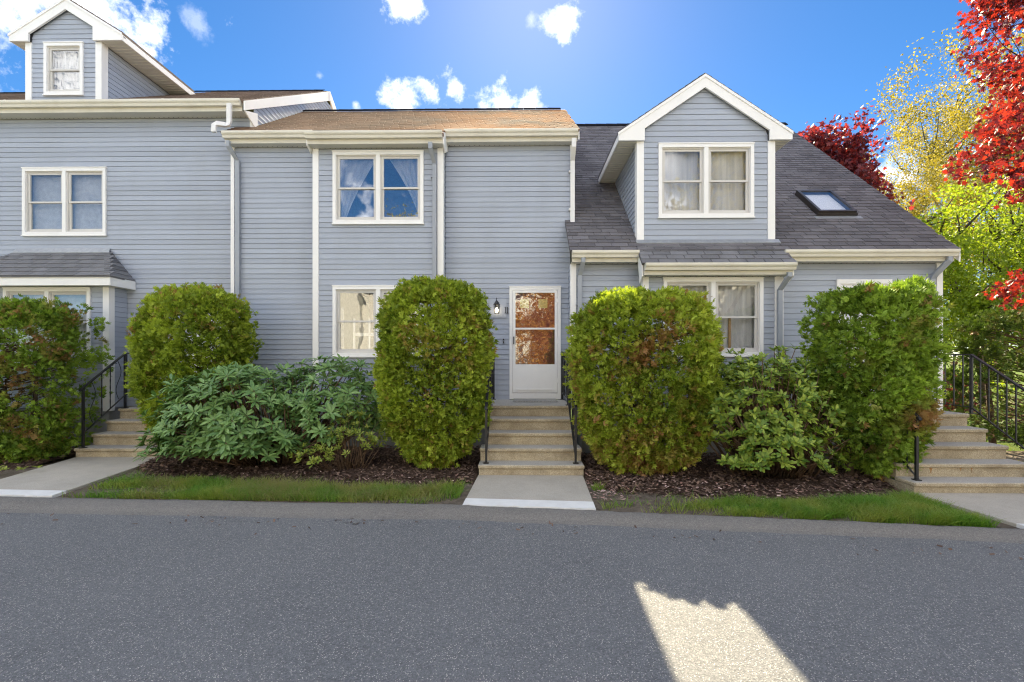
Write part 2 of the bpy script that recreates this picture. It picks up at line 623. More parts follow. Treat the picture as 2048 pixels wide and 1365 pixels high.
def siding(parent, org, u, n, poly, holes=(), z_phase=0.0, mat=None):
    """clapboards on a vertical face: org (x,y) origin, u horizontal unit vector, n outward normal,
    poly = function z -> (s0, s1) span, z range from holes' frame; each board an object of its own"""
    mat = mat or SIDING
    (zlo, zhi), span = poly
    org = Vector((org[0], org[1], 0))
    u = Vector((u[0], u[1], 0))
    n = Vector((n[0], n[1], 0))
    row = math.floor((zlo - z_phase) / EXPO)
    z = z_phase + row * EXPO

    def board(za, zb, full_top, s00, s01, s10, s11, tb):
        # tb: depth of the butt at za; thins towards zb
        ta = .0155
        tt = .0145 - .0085 * (zb - za) / EXPO
        if zb - za > .05:
            zb -= .0035
        P = lambda s_, zz, t_: org + u * s_ + n * t_ + Vector((0, 0, zz))
        mb = MB()
        mb.hexa([P(s00, za, 0), P(s01, za, 0), P(s01, za, ta), P(s00, za, ta),
                 P(s10, zb, 0), P(s11, zb, 0), P(s11, zb, tt), P(s10, zb, tt)])
        mb.build('siding_board', mat, parent)

    while z < zhi - .004:
        a, b = max(z, zlo), min(z + EXPO, zhi)
        if b - a > .012:
            s0a, s1a = span(a)
            s0b, s1b = span(b)
            cuts = sorted((h for h in holes if h[2] < b - .004 and h[3] > a + .004), key=lambda h: h[0])
            cur0a, cur0b = s0a, s0b
            for h in cuts:
                if h[0] > max(cur0a, cur0b) + .01:
                    board(a, b, True, cur0a, h[0], cur0b, h[0], 0)
                if h[2] > a + .012:
                    board(a, h[2], False, h[0], h[1], h[0], h[1], 0)
                if h[3] < b - .012:
                    board(h[3], b, False, h[0], h[1], h[0], h[1], 0)
                cur0a = cur0b = h[1]
            if s1a - cur0a > .01 and s1b - cur0b > -.01:
                s1b_ = max(s1b, cur0b + .002)
                board(a, b, True, cur0a, s1a, cur0b, s1b_, 0)
        z += EXPO


def rect_span(zlo, zhi, s0, s1):
    return ((zlo, zhi), lambda z: (s0, s1))


def window(H, x0, x1, z0, z1, y, twin=True, fill='curtain', deep=1.3, glass=None, label=None, y_wall=None, room=None):
    """casing + double-hung sashes; y = face of the wall"""
    glass = glass or GLASS
    c = .062
    mb = MB()
    yo, yi = y - .042, y + .06
    for a in ((x0, x1, z1 - c, z1), (x0, x1, z0, z0 + c), (x0, x0 + c, z0 + c, z1 - c), (x1 - c, x1, z0 + c, z1 - c)):
        mb.box(a[0], a[1], yo, yi, a[2], a[3])
    # outer bead and sill nose
    mb.box(x0 - .012, x1 + .012, yo - .012, y, z0 - .022, z0 - .001)
    mb.box(x0 - .010, x1 + .010, yo - .008, y, z1 + .001, z1 + .020)
    xm = (x0 + x1) / 2
    if twin:
        mb.box(xm - .038, xm + .038, yo + .003, yi, z0 + c, z1 - c)
        bays = [(x0 + c, xm - .038), (xm + .038, x1 - c)]
    else:
        bays = [(x0 + c, x1 - c)]
    w = H.part(mb, 'window', TRIM, label)
    za, zb = z0 + c, z1 - c
    zm = (za + zb) / 2
    for (a, b) in bays:
        fr = MB()
        f = .022
        for q in ((a, b, zb - f, zb), (a, b, za, za + f), (a, a + f, za + f, zb - f), (b - f, b, za + f, zb - f)):
            fr.box(q[0], q[1], y - .012, y + .058, q[2], q[3])
        fr.build('frame', SASH, w)
        for up in (0, 1):
            s0, s1 = (zm - .018, zb - f) if up else (za + f, zm + .018)
            yy = y + (.004 if up else .022)
            s = MB()
            r = .040
            aa, bb = a + f, b - f
            for q in ((aa, bb, s1 - (r if up else .034), s1), (aa, bb, s0, s0 + (.034 if up else .055)),
                      (aa, aa + r, s0 + (.034 if up else .055), s1 - (r if up else .034)), (bb - r, bb, s0 + (.034 if up else .055), s1 - (r if up else .034))):
                s.box(q[0], q[1], yy, yy + .030, q[2], q[3])
            s.build('sash', SASH, w)
            g = MB().box(aa + r - .004, bb - r + .004, yy + .013, yy + .017, s0 + (.03 if up else .05), s1 - (r - .004 if up else .03))
            g.build('pane', glass, w)
    # the room behind
    rm = MB()
    X0, X1, Y0, Y1, Z0, Z1 = x0 + .02, x1 - .02, y + .061, y + deep, z0 + .02, z1 - .02
    rm.quad((X0, Y1, Z0), (X1, Y1, Z0), (X1, Y1, Z1), (X0, Y1, Z1))
    rm.quad((X0, Y0, Z0), (X0, Y1, Z0), (X0, Y1, Z1), (X0, Y0, Z1))
    rm.quad((X1, Y0, Z0), (X1, Y1, Z0), (X1, Y1, Z1), (X1, Y0, Z1))
    rm.quad((X0, Y0, Z0), (X1, Y0, Z0), (X1, Y1, Z0), (X0, Y1, Z0))
    rm.quad((X0, Y0, Z1), (X1, Y0, Z1), (X1, Y1, Z1), (X0, Y1, Z1))
    rm.build('room', room or ROOM, w)

    def drape(pf, name='curtain', mat=CURTAIN, yb=.13, amp=.018, freq=70, nx=60, nz=10):
        mbx = MB()
        idx = []
        for j in range(nz + 1):
            tz = j / nz
            row = []
            xa, xb = pf(tz)
            for i in range(nx + 1):
                tx = i / nx
                X = xa + (xb - xa) * tx
                ph = tx * freq * (b0 - a0) / 4
                row.append(len(mbx.v))
                mbx.v.append((X, y + yb + amp * math.sin(ph) + amp * .5 * math.sin(ph * 2.3 + 1) * (1 - .3 * tz), za + (zb - za) * tz))
            idx.append(row)
        for j in range(nz):
            for i in range(nx):
                mbx.f.append((idx[j][i], idx[j][i + 1], idx[j + 1][i + 1], idx[j + 1][i]))
        mbx.build(name, mat, w, smooth=True)

    for k, (a0, b0) in enumerate(bays):
        if fill == 'curtain':
            drape(lambda t: (a0, b0))
        elif fill == 'swag':
            wd = b0 - a0
            if k == 0:
                drape(lambda t: (a0, a0 + wd * (.18 + .80 * t ** 1.3)), freq=90)
            else:
                drape(lambda t: (b0 - wd * (.06 + .78 * t ** 1.4), b0), freq=90)
        elif fill == 'blind':
            bl = MB()
            z = za + .02
            while z < zb - .03:
                bl.hexa([(a0, y + .104, z), (b0, y + .104, z), (b0, y + .106, z), (a0, y + .106, z),
                         (a0, y + .111, z + .0195), (b0, y + .111, z + .0195), (b0, y + .113, z + .0195), (a0, y + .113, z + .0195)])
                z += .021
            o = bl.build('blind', BLIND, w)
    return w


def gutter(H, x0, x1, y, ztop, depth=.115, h=.12, ends=True):
    """ogee gutter in front of a fascia at y"""
    prof = [(0, ztop), (0, ztop - h), (-depth * .62, ztop - h), (-depth * .74, ztop - h * .62), (-depth * .93, ztop - h * .45), (-depth, ztop - h * .30), (-depth, ztop),
            (-depth + .012, ztop), (-depth + .012, ztop - .02), (-depth * .62, ztop - h + .01), (-.004, ztop - h + .01), (-.004, ztop)]
    mb = MB().poly_prism([(x0, y + p_[0], p_[1]) for p_ in prof], (x1 - x0, 0, 0))
    if ends:
        solid = prof[:7]
        mb.poly_prism([(x0 - .004, y + p_[0], p_[1]) for p_ in solid], (.0035, 0, 0))
        mb.poly_prism([(x1 + .0005, y + p_[0], p_[1]) for p_ in solid], (.0035, 0, 0))
    g = H.part(mb, 'gutter', GUTTER)
    # hidden-hanger joints
    jb = MB()
    xx = x0 + .9
    while xx < x1 - .3:
        jb.box(xx - .02, xx + .02, y - depth - .003, y - depth + .006, ztop - .036, ztop + .003)
        xx += 1.6
    if jb.v:
        jb.build('joint', GUTTER, g)
    return g


def spout(H, pts, mat, w=.075, d=.055, bands=()):
    s = MB().tube(pts, 0, square=(w, d))
    o = H.part(s, 'downspout', mat)
    for (x, y, z) in bands:
        MB().box(x - w / 2 - .03, x + w / 2 + .004, y - d / 2 - .004, y + d / 2 + .02, z - .015, z + .015).build('strap', mat, o)
    return o


_shingle_cache = {}


def shingles(H, roof, mat, origin, udir, sdir, width_fn, n_rows, expo=.135, tab=.305, objects=0, skip=None, name='shingle', first=0, slant=0.0):
    """courses of tabs on a roof plane. origin = eave corner, udir along the eave, sdir up the slope.
    the first `objects` tabs are objects sharing one mesh, the others join one mesh"""
    u = Vector(udir).normalized()
    s = Vector(sdir).normalized()
    n = u.cross(s).normalized()
    if n.z < 0:
        n = -n
    key = (mat.name, round(expo, 3), round(tab, 3), slant)
    w0, l0 = tab - .014, expo + .015
    th, tt = .018, .006

    def corners(w, l):
        return [(0, 0, 0), (w, 0, 0), (w + slant, l, 0), (slant, l, 0), (0, 0, th), (w, 0, th), (w + slant, l, tt), (slant, l, tt)]

    if key not in _shingle_cache:
        mbs = MB().hexa(corners(w0, l0))
        me = bpy.data.meshes.new(name)
        me.from_pydata(mbs.v, [], [tuple(reversed(f)) if False else f for f in mbs.f])
        me.materials.append(mat)
        _shingle_cache[key] = me
    me = _shingle_cache[key]
    rest = MB()
    o0 = Vector(origin)
    cnt = 0
    for r in range(first, n_rows):
        a, b = width_fn(r * expo)
        off = (.5 * tab if r % 2 else 0) + random.uniform(-.02, .02) + (r // 2 % 3) * .06
        x = a - off
        while x < b - .02:
            xa, xb = max(x, a), min(x + tab - .014, b)
            if xb - xa > .03 and not (skip and skip(xa, xb, r * expo)):
                ws = (xb - xa) / w0
                jit = random.uniform(-.004, .004)
                lift = random.uniform(0, .0015)
                if cnt < objects:
                    M4 = Matrix((u * ws, s, n)).transposed().to_4x4()
                    M4.translation = o0 + u * xa + s * (r * expo + jit) + n * (lift + .002)
                    o = bpy.data.objects.new(name, me)
                    link(o, roof)
                    o.matrix_local = M4
                    cnt += 1
                else:
                    rest.hexa([o0 + u * (xa + c[0] * ws) + s * (r * expo + jit + c[1]) + n * (c[2] + lift + .002) for c in corners(w0, l0)])
            x += tab
    if rest.v:
        o = rest.build(name + '_courses' if objects else 'shingle_courses', mat, roof)
        o['kind'] = 'stuff'


# ------------------------------------------------------------------ the ground, road and paths
def kerb_y(x):
    """back edge of the asphalt kerb, gently curving towards the camera on the right"""
    xs = [-40, -12, -6.67, -.65, .89, 3.09, 5.25, 12, 40]
    ys = [-1.5, -3.05, -3.34, -3.61, -3.77, -4.05, -4.3, -5.2, -9.5]
    return float(np.interp(x, xs, ys))


def kerb_w(x):
    return float(np.interp(x, [-12, -6, 0, 6, 12], [.55, .50, .43, .30, .30]))


def strip_mesh(name, xs, fa, fb, za, zb, mat, n_cross=1, skirt=0, jag=0.0):
    mb = MB()
    rows = []
    for x in xs:
        ja = random.uniform(-jag, jag)
        jb_ = random.uniform(-jag, jag)
        row = []
        for k in range(n_cross + 1):
            t = k / n_cross
            y = (fa(x) + ja) * (1 - t) + (fb(x) + jb_) * t
            z = (za(x, t) if callable(za) else za * (1 - t) + zb * t)
            row.append(len(mb.v))
            mb.v.append((x, y, z))
        rows.append(row)
    for i in range(len(xs) - 1):
        for k in range(n_cross):
            mb.f.append((rows[i][k], rows[i + 1][k], rows[i + 1][k + 1], rows[i][k + 1]))
    o = mb.build(name, mat)
    tag(o, kind='structure')
    return o


g = MB()
g.quad((-600, -600, -.10), (600, -600, -.10), (600, 600, -.10), (-600, 600, -.10))
tag(g.build('ground', LAWN), kind='structure')
xs = [-40 + i * .5 for i in range(161)]
strip_mesh('road', xs, lambda x: -17.0, lambda x: kerb_y(x) - kerb_w(x) + .06, -.055, -.045, ASPHALT, 6)
# the rolled asphalt kerb: a low hump between the road and the beds
fx = [-16 + i * .06 for i in range(int(34 / .06))]
nzk = np.convolve(rng.normal(0, 1, len(fx) + 40), np.ones(14) / 14, 'same')
nzk2 = rng.normal(0, .006, len(fx) + 40)


def kerb_z(x, t):
    i = int((x + 16) / .06) % len(fx)
    base = [-.045, -.035, -.012, .0, .006, -.005, -.03]
    return float(np.interp(t, np.linspace(0, 1, 7), base)) + nzk[i] * .012 * math.sin(t * math.pi)


def kj(f, amp):
    return lambda x: f(x) + nzk[(int((x + 16) / .06) + 7) % len(fx)] * amp


strip_mesh('kerb', fx, lambda x: kerb_y(x) - kerb_w(x) + nzk[int((x + 16) / .06) % len(fx)] * .035,
           lambda x: kerb_y(x) + .03 + nzk[(int((x + 16) / .06) + 9) % len(fx)] * .05 + nzk2[int((x + 16) / .06)] * .6, kerb_z, 0, BERM, 6)
# soil verge and mulch bed, softly uneven
def bumpy(name, x0, x1, nx, fy0, fy1, ny, mat, z0, amp, seed):
    r = np.random.default_rng(seed)
    ph = r.uniform(0, 6.28, 12)
    mb = MB()
    for i in range(nx + 1):
        x = x0 + (x1 - x0) * i / nx
        for j in range(ny + 1):
            t = j / ny
            y = fy0(x) * (1 - t) + fy1(x) * t
            h = sum(math.sin(x * (1.1 + k) + ph[k] + y * (.7 + .9 * k)) / (1 + k) for k in range(6)) * amp
            edge = min(1, t * 6, (1 - t) * 6) if name == 'mulch_bed' else 1
            mb.v.append((x, y, (z0 + h) if name != 'mulch_bed' else -.03 + (z0 + .03 + h) * edge))
    for i in range(nx):
        for j in range(ny):
            a = i * (ny + 1) + j
            mb.f.append((a, a + ny + 1, a + ny + 2, a + 1))
    o = mb.build(name, mat, smooth=True)
    return tag(o, kind='structure')


bumpy('verge_soil', -16, 14, 150, lambda x: kerb_y(x) - .1, lambda x: -.2, 26, SOIL, -.028, .007, 3)
# mulch beds between the paths: left bed, right bed, far-left bed
mulch_front = {0: lambda x: float(np.interp(x, [-6.3, -5.6, -4, -2, -1.2, -.7], [-1.7, -2.25, -2.62, -2.75, -2.85, -2.6])),
               1: lambda x: float(np.interp(x, [.95, 1.3, 2.2, 3.5, 4.6, 5.2], [-2.6, -3.0, -3.25, -3.45, -3.35, -3.0])),
               2: lambda x: float(np.interp(x, [-13, -9, -7.9], [-2.4, -2.3, -1.9]))}
bumpy('mulch_bed', -6.25, -.62, 60, mulch_front[0], lambda x: -.02, 20, MULCH, .035, .012, 4)
bumpy('mulch_bed', .98, 5.12, 50, mulch_front[1], lambda x: -.64, 20, MULCH, .035, .012, 5)
bumpy('mulch_bed', -13, -7.88, 50, mulch_front[2], lambda x: -.1, 16, MULCH, .03, .012, 6)


def path(name, quad, strip):
    """concrete slab path with its kerb end painted white"""
    (bl, br, fr, fl) = quad
    mb = MB()
    z0, z1 = -.09, .004
    lerp = lambda a, b, t: (a[0] + (b[0] - a[0]) * t, a[1] + (b[1] - a[1]) * t)
    sl, sr = lerp(fl, bl, strip), lerp(fr, br, strip)
    slab = [sl, sr, br, bl]
    mb.hexa([(q[0], q[1], z0) for q in slab] + [(q[0], q[1], z1) for q in slab])
    tag(mb.build(name, PATH, bevel=.006), kind='structure')
    n = 26
    front = []
    for i in range(n + 1):
        q = lerp(fl, fr, i / n)
        front.append((q[0], q[1] + random.uniform(-.018, .018)))
    ring = front + [sr, sl]
    s = MB().poly_prism([(q[0], q[1], z0) for q in ring], (0, 0, z1 + .003 - z0))
    tag(s.build('path_edge', STRIP), kind='structure')


path('path', ((-.60, -2.20), (.97, -2.20), (.90, -3.80), (-.67, -3.66)), .17)
path('path', ((-7.86, -1.05), (-6.27, -1.05), (-5.95, -3.40), (-7.35, -3.33)), .10)
path('path', ((5.15, -3.0), (7.1, -3.0), (7.0, -4.55), (5.30, -4.36)), .12)

# ------------------------------------------------------------------ MIDDLE TOWNHOUSE (no. 11)
HM = House('townhouse', (-2.4, 0, 0), 'middle blue-grey townhouse with tan roof, white storm door and house number 11', 'house', 'attached townhouses')
FZ = .86                                        # bottom of the clapboards
MW0, MW1 = -5.72, 1.03                          # main wall
BX0, BX1, BY = -3.89, -1.57, -.28               # projecting bay between its corner boards
ZE, ZB = 6.00, 5.83                             # soffit heights
MS = .695                                       # roof slope
mb = MB()
mb.box(MW0 - .07, MW1, .02, 6.0, FZ - .05, ZE)
wallM_m = mb
# openings: storm door, windows on the bay
DX0, DX1, DZ0, DZ1 = -.18, .84, .94, 3.17
wm = MB()
# wall shell in strips round the openings so that rooms stay open behind the glass
def shell(mb, x0, x1, y0, y1, z0, z1, holes):
    xs_ = sorted({x0, x1, *[h[0] for h in holes], *[h[1] for h in holes]})
    for a, b in zip(xs_[:-1], xs_[1:]):
        hs = sorted((h for h in holes if h[0] < (a + b) / 2 < h[1]), key=lambda h: h[2])
        z = z0
        for h in hs:
            if h[2] > z:
                mb.box(a, b, y0, y1, z, h[2])
            z = h[3]
        if z1 > z:
            mb.box(a, b, y0, y1, z, z1)


def inset(h, c=.055):
    return (h[0] + c, h[1] - c, h[2] + c, h[3] - c)


door_h = (DX0, DX1, DZ0 - .02, DZ1)
winU = (-3.61, -1.84, 4.37, 5.76)
winL = (-3.61, -1.84, 1.79, 3.15)
shell(wm, MW0 - .07, BX0 - .08, .001, .12, FZ, ZE, [])
shell(wm, BX1 + .08, MW1, .001, .12, FZ, ZE, [(DX0 + .05, DX1 - .05, DZ0 - .05, DZ1 - .05)])
shell(wm, BX0 - .10, BX1 + .10, BY + .001, BY + .11, FZ, ZB + .02, [inset(winU), inset(winL)])
wm.box(BX0 - .10, BX0 - .001 - .0, BY + .115, .12, FZ, ZB)
wm.box(BX1 + .001, BX1 + .10, BY + .115, .12, FZ, ZB)
wallM = HM.part(wm, 'wall', SHEATH)
siding(wallM, (0, 0), (1, 0), (0, -1), rect_span(FZ, ZE - .01, MW0, BX0 - .11))
siding(wallM, (0, 0), (1, 0), (0, -1), rect_span(FZ, ZE - .01, BX1 + .115, MW1), [door_h])
siding(wallM, (0, BY), (1, 0), (0, -1), rect_span(FZ, ZB, BX0, BX1), [winU, winL], z_phase=.03)
siding(wallM, (BX1 + .10, 0), (0, -1), (1, 0), rect_span(FZ, ZB, .017, .28 - .09))
siding(wallM, (BX0 - .10, 0), (0, -1), (-1, 0), rect_span(FZ, ZB, .017, .28 - .09))
# gable end above the right roof
gm = MB()
gm.poly_prism([(MW1 - .12, .121, 2.5), (MW1 - .12, 5.0, 2.5), (MW1 - .12, 5.0, 5.9), (MW1 - .12, 2.5, 7.9), (MW1 - .12, .121, 6.15)], (.12, 0, 0))
HM.part(gm, 'end_wall', SIDING)
fm = MB()
fm.box(MW0 - .05, MW1 - .02, .03, .2, -.05, FZ)
fm.box(BX0 - .07, BX1 + .07, BY + .03, .029, -.05, FZ)
HM.part(fm, 'foundation', CONCRETE_WALL)
# corner boards
for (x0, x1, y0, y1, z0, z1) in ((-5.79, -5.72, -.03, .05, FZ, ZE), (BX0 - .115, BX0, BY - .028, BY + .09, FZ - .01, ZB), (BX1, BX1 + .115, BY - .028, BY + .09, FZ - .01, ZB),
                                 (MW1, MW1 + .045, -.028, .08, 3.9, ZE)):
    HM.part(MB().box(x0, x1, y0, y1, z0, z1), 'corner_board', TRIM)
# windows
window(HM, *winU, BY, fill='swag', deep=1.6, label='upper double window with swept-back sheer curtains')
wl_ = window(HM, *winL, BY, fill='none', deep=1.3, label='lower double window without curtains', room=ROOMW, glass=GLASSW)
MB().box(-3.09, -2.50, BY + .55, BY + .62, 1.82, 3.12).build('partition', m_simple('brown_partition', (.17, .135, .10), .8), wl_)
MB().box(-3.545, -3.46, BY + .14, BY + .16, 1.86, 2.75).build('side_blind', BLIND, wl_)
ch = MB()
for xx in (-3.33, -3.02, -2.86):
    ch.box(xx, xx + .035, BY + .30, BY + .335, 1.9, 2.55)
ch.box(-3.33, -2.83, BY + .29, BY + .33, 2.20, 2.26)
ch.build('chair_back', TRIM, wl_)
# eaves: main left, bay, main right
def eave(H, x0, x1, ywall, zs, over, mat=GUTTER, gh=.12, fh=.21, gx=None):
    yf = ywall - over
    H.part(MB().box(x0, x1, yf - .02, yf, zs, zs + fh), 'fascia', mat)
    so = H.part(MB().box(x0, x1, yf + .001, ywall - .001, zs, zs + .018), 'soffit', SOFFIT)
    v_ = MB()
    x = x0 + .06
    while x < x1 - .05:
        v_.box(x, x + .012, ywall - .05, ywall - .03, zs - .004, zs - .0005)
        x += .10
    o = v_.build('vent', SHEATH, so)
    o['kind'] = 'stuff'
    a, b = gx or (x0, x1)
    return gutter(H, a, b, yf - .0215, zs + fh - .01)


eave(HM, -5.80, BX0 - .13, 0, ZE - .005, .17)
eave(HM, BX1 + .13, 1.15, 0, ZE - .005, .17)
eave(HM, BX0 - .13, BX1 + .13, BY, ZB - .005, .20)
# return ends of the bay eave
for x, sx_ in ((BX0 - .155, 0), (BX1 + .132, 0)):
    H_ = MB().poly_prism([(x, BY - .20, ZB - .02), (x, BY - .20, ZB + .22), (x, -.02, ZE + .22), (x, -.02, ZE - .12), (x, BY - .02, ZB - .10)], (.022, 0, 0))
    HM.part(H_, 'eave_return', TRIM)
# roof
def plane_roof(H, pts, mat, t=.05, name='roof'):
    a, b, c = Vector(pts[0]), Vector(pts[1]), Vector(pts[2])
    n = (b - a).cross(c - a).normalized()
    if n.z < 0:
        n = -n
    return H.part(MB().poly_prism([Vector(q) - n * t for q in pts], n * t), name, mat)


y_e, z_e = -.22, 6.20
y_r = 2.5
z_r = 8.07
def mz(y):
    return z_e + (y - y_e) * (z_r - z_e) / (y_r - y_e)
ybay, zbay = -.52, mz(-.52)
rM = plane_roof(HM, [(-5.86, y_e, z_e), (1.18, y_e, z_e), (1.18, y_r, z_r), (-5.86, y_r, z_r)], SH_MID)
plane_roof(HM, [(BX0 - .15, ybay, zbay), (BX1 + .15, ybay, zbay), (BX1 + .15, y_e - .001, z_e - .0005), (BX0 - .15, y_e - .001, z_e - .0005)], SH_MID, name='bay_roof')
rB = plane_roof(HM, [(1.18, y_r + .01, z_r), (-5.86, y_r + .01, z_r), (-5.86, 6.0, z_r - 2.4), (1.18, 6.0, z_r - 2.4)], SH_MID, name='back_roof')
sd = (0, y_r - y_e, z_r - z_e)
L_s = Vector(sd).length
shingles(HM, rM, SH_MID, (-5.86, y_e - .02, z_e - .014), (1, 0, 0), sd, lambda s_: (0, 7.05), int(L_s / .135), objects=0)
shingles(HM, rM, SH_MID, (BX0 - .15, ybay - .03, zbay - .02), (1, 0, 0), sd, lambda s_: (0, BX1 - BX0 + .30), 3, objects=0)
rc = MB()
x = -5.86
while x < .95:
    rc.hexa([(x, y_r - .13, z_r - .065), (x + .31, y_r - .13, z_r - .065), (x + .31, y_r - .13, z_r - .035), (x, y_r - .13, z_r - .035),
             (x, y_r, z_r + .045), (x + .31, y_r, z_r + .04), (x + .31, y_r + .01, z_r + .06), (x, y_r + .01, z_r + .065)])
    x += .315
HM.part(rc, 'ridge_cap', RIDGE)
HM.part(MB().poly_prism([(1.165, y_e - .02, z_e - .20), (1.165, y_e - .02, z_e - .052), (1.165, y_r, z_r - .052), (1.165, y_r, z_r - .22)], (.02, 0, 0)), 'rake_board', TRIM)
# downspouts
spout(HM, [(-5.70, -.25, 6.02), (-5.70, -.25, 5.92), (-5.62, -.07, 5.70), (-5.62, -.055, .1)], SPOUT, bands=[(-5.62, -.055, 4.2)])
spout(HM, [(-1.66, -.55, 5.82), (-1.66, -.55, 5.72), (-1.62, -.345, 5.50), (-1.62, -.345, .1)], SPOUT, bands=[(-1.62, -.345, 5.25)])
spout(HM, [(1.075, -.25, 6.02), (1.075, -.25, 5.86), (1.07, -.07, 5.66), (1.07, -.06, 4.46), (1.09, -.07, 4.36), (1.20, -.14, 4.27)], WHITESPOUT, w=.085, bands=[(1.07, -.06, 5.45), (1.07, -.06, 4.7)])
# storm door
c = .06
mb = MB()
mb.box(DX0, DX0 + c, -.045, .06, DZ0, DZ1 - c)
mb.box(DX1 - c, DX1, -.045, .06, DZ0, DZ1 - c)
mb.box(DX0, DX1, -.047, .06, DZ1 - c, DZ1)
mb.box(DX0 - .008, DX1 + .008, -.055, -.001, DZ1 + .001, DZ1 + .02)
mb.box(DX0 + c, DX1 - c, -.03, .06, DZ0, DZ0 + .115)
HM.part(mb, 'door_casing', TRIM)
sdoor = MB()
a, b, z0, z1 = DX0 + c + .004, DX1 - c - .004, DZ0 + .125, DZ1 - c - .004
gl0, gl1, gz0, gz1, gm_ = a + .055, b - .055, 1.63, 3.055, 2.34
for q in ((a, gl0, z0, z1), (gl1, b, z0, z1), (gl0, gl1, gz1, z1), (gl0, gl1, gm_ - .017, gm_ + .017)):
    sdoor.box(q[0], q[1], -.040, -.006, q[2], q[3])
sdr = HM.part(sdoor, 'storm_door', TRIM)
MB().box(gl0, gl1, -.034, -.008, z0, gz0).build('kick_panel', TRIM, sdr)
MB().box(gl0 + .01, gl1 - .01, -.044, -.034, z0 + .05, z0 + .075).build('kick_rail', TRIM, sdr)
MB().box(gl0 - .002, gl1 + .002, -.024, -.020, gz0 - .003, gm_ - .015).build('pane', GLASSD, sdr)
MB().box(gl0 - .002, gl1 + .002, -.028, -.024, gm_ + .015, gz1 + .003).build('pane', GLASSD, sdr)
MB().box(a + .012, a + .032, -.075, -.041, 2.03, 2.18).build('handle', IRON, sdr)
hg = MB()
for z in (1.3, 2.1, 2.9):
    hg.box(b - .012, b + .008, -.046, -.036, z - .04, z + .04)
hg.build('hinge', TRIM, sdr)
fd = MB()
wz = (2.74, 2.90)
fx0, fx1 = DX0 + c, DX1 - c
l1, l2 = (.03, .21), (.40, .58)
wz0, wz1 = 2.76, 2.94
for q in ((fx0, fx1, DZ0, wz0), (fx0, fx1, wz1, DZ1 - c), (fx0, l1[0], wz0, wz1), (l1[1], l2[0], wz0, wz1), (l2[1], fx1, wz0, wz1)):
    fd.box(q[0], q[1], .062, .10, q[2], q[3])
for q in ((-.02, .28, 1.15, 1.85), (.37, .66, 1.15, 1.85), (-.02, .28, 2.0, 2.6), (.37, .66, 2.0, 2.6)):
    fd.box(q[0], q[1], .052, .0615, q[2], q[3])
fdo = HM.part(fd, 'front_door', REDDOOR)
for l in (l1, l2):
    MB().box(l[0], l[1], .064, .072, wz0, wz1).build('pane', LITE, fdo)
MB().box(DX0, DX1, .5, .55, DZ0, DZ1).build('inner_hall', ROOMW, fdo)
# house number 11, with serifs, and the doorbell
for xx in (-.262, -.222):
    nb = MB().box(xx - .007, xx + .007, -.034, -.018, 2.655, 2.77)
    nb.box(xx - .016, xx + .016, -.034, -.018, 2.645, 2.656)
    nb.box(xx - .016, xx + .007, -.034, -.018, 2.762, 2.774)
    HM.part(nb, 'house_number', IRON)
bb = MB().box(-.31, -.285, -.034, -.017, 2.05, 2.09)
bb.box(-.31, -.285, -.034, -.017, 2.11, 2.14)
HM.part(bb, 'doorbell', IRON)
mt = MB().box(-.58, -.24, -.028, -.001, 2.56, 2.94)
HM.part(mt, 'lamp_block', SIDING)

# ------------------------------------------------------------------ LEFT TOWNHOUSE
HL = House('townhouse', (-9.5, .25, 0), 'left blue-grey townhouse with tall roof, small gabled dormer and hipped porch bay', 'house', 'attached townhouses')
LY = .25
LX0, LX1 = -16.0, -5.55
LZ = 6.73
winA = (-10.32, -8.56, 4.31, 5.70)
winB = (-10.24, -8.49, 1.80, 3.14)
PX0, PX1, PY = -10.66, -8.24, -.17              # porch bay
wl = MB()
shell(wl, LX0, LX1, LY + .001, LY + .12, FZ - .1, LZ, [inset(winA), (PX0 + .1, PX1 - .1, 1.0, 3.3)])
shell(wl, PX0, PX1 + .10, PY + .001, PY + .11, FZ - .1, 3.2, [inset(winB)])
wl.box(PX1 + .02, PX1 + .10, PY + .115, LY, FZ - .1, 3.2)
wallL = HL.part(wl, 'wall', SHEATH)
doorL = (-6.85, -5.90, .8, 3.05)
siding(wallL, (0, LY), (1, 0), (0, -1), rect_span(FZ - .1, LZ - .01, LX0, LX1), [winA, (PX0 - .1, PX1 + .105, .7, 3.4), doorL], z_phase=.05)
siding(wallL, (0, PY), (1, 0), (0, -1), rect_span(FZ - .1, 3.17, PX0, PX1), [winB], z_phase=.02)
siding(wallL, (PX1 + .105, LY), (0, -1), (1, 0), rect_span(FZ - .1, 3.17, .017, LY - PY - .10), z_phase=.05)
# gable end wall over the middle roof
siding(wallL, (LX1 + .06, LY), (0, 1), (1, 0), ((6.05, 9.1), lambda z: (max(-.0, (z - 6.95) / .63), 4.1)), z_phase=.05)
ge = MB().poly_prism([(LX1, LY + .121, 5.9), (LX1, 8.0, 5.9), (LX1, 8.0, 6.9), (LX1, 4.2, 9.2), (LX1, LY + .121, 6.8)], (.06, 0, 0))
HL.part(ge, 'end_wall', SHEATH)
HL.part(MB().box(LX0, LX1, LY + .03, LY + .2, -.05, FZ - .1), 'foundation', CONCRETE_WALL)
HL.part(MB().box(PX0, PX1 + .08, PY + .03, LY + .029, -.05, FZ - .1), 'foundation', CONCRETE_WALL)
HL.part(MB().box(LX1 - .0, LX1 + .075, LY - .028, LY + .07, 6.05, LZ), 'corner_board', TRIM)
HL.part(MB().box(PX1, PX1 + .125, PY - .028, PY + .10, .70, 3.17), 'corner_board', TRIM)
HL.part(MB().box(PX0 - .12, PX0, PY - .028, PY + .10, .70, 3.17), 'corner_board', TRIM)
window(HL, *winA, LY, fill='blind', glass=GLASSB, label='upper double window with mini blinds')
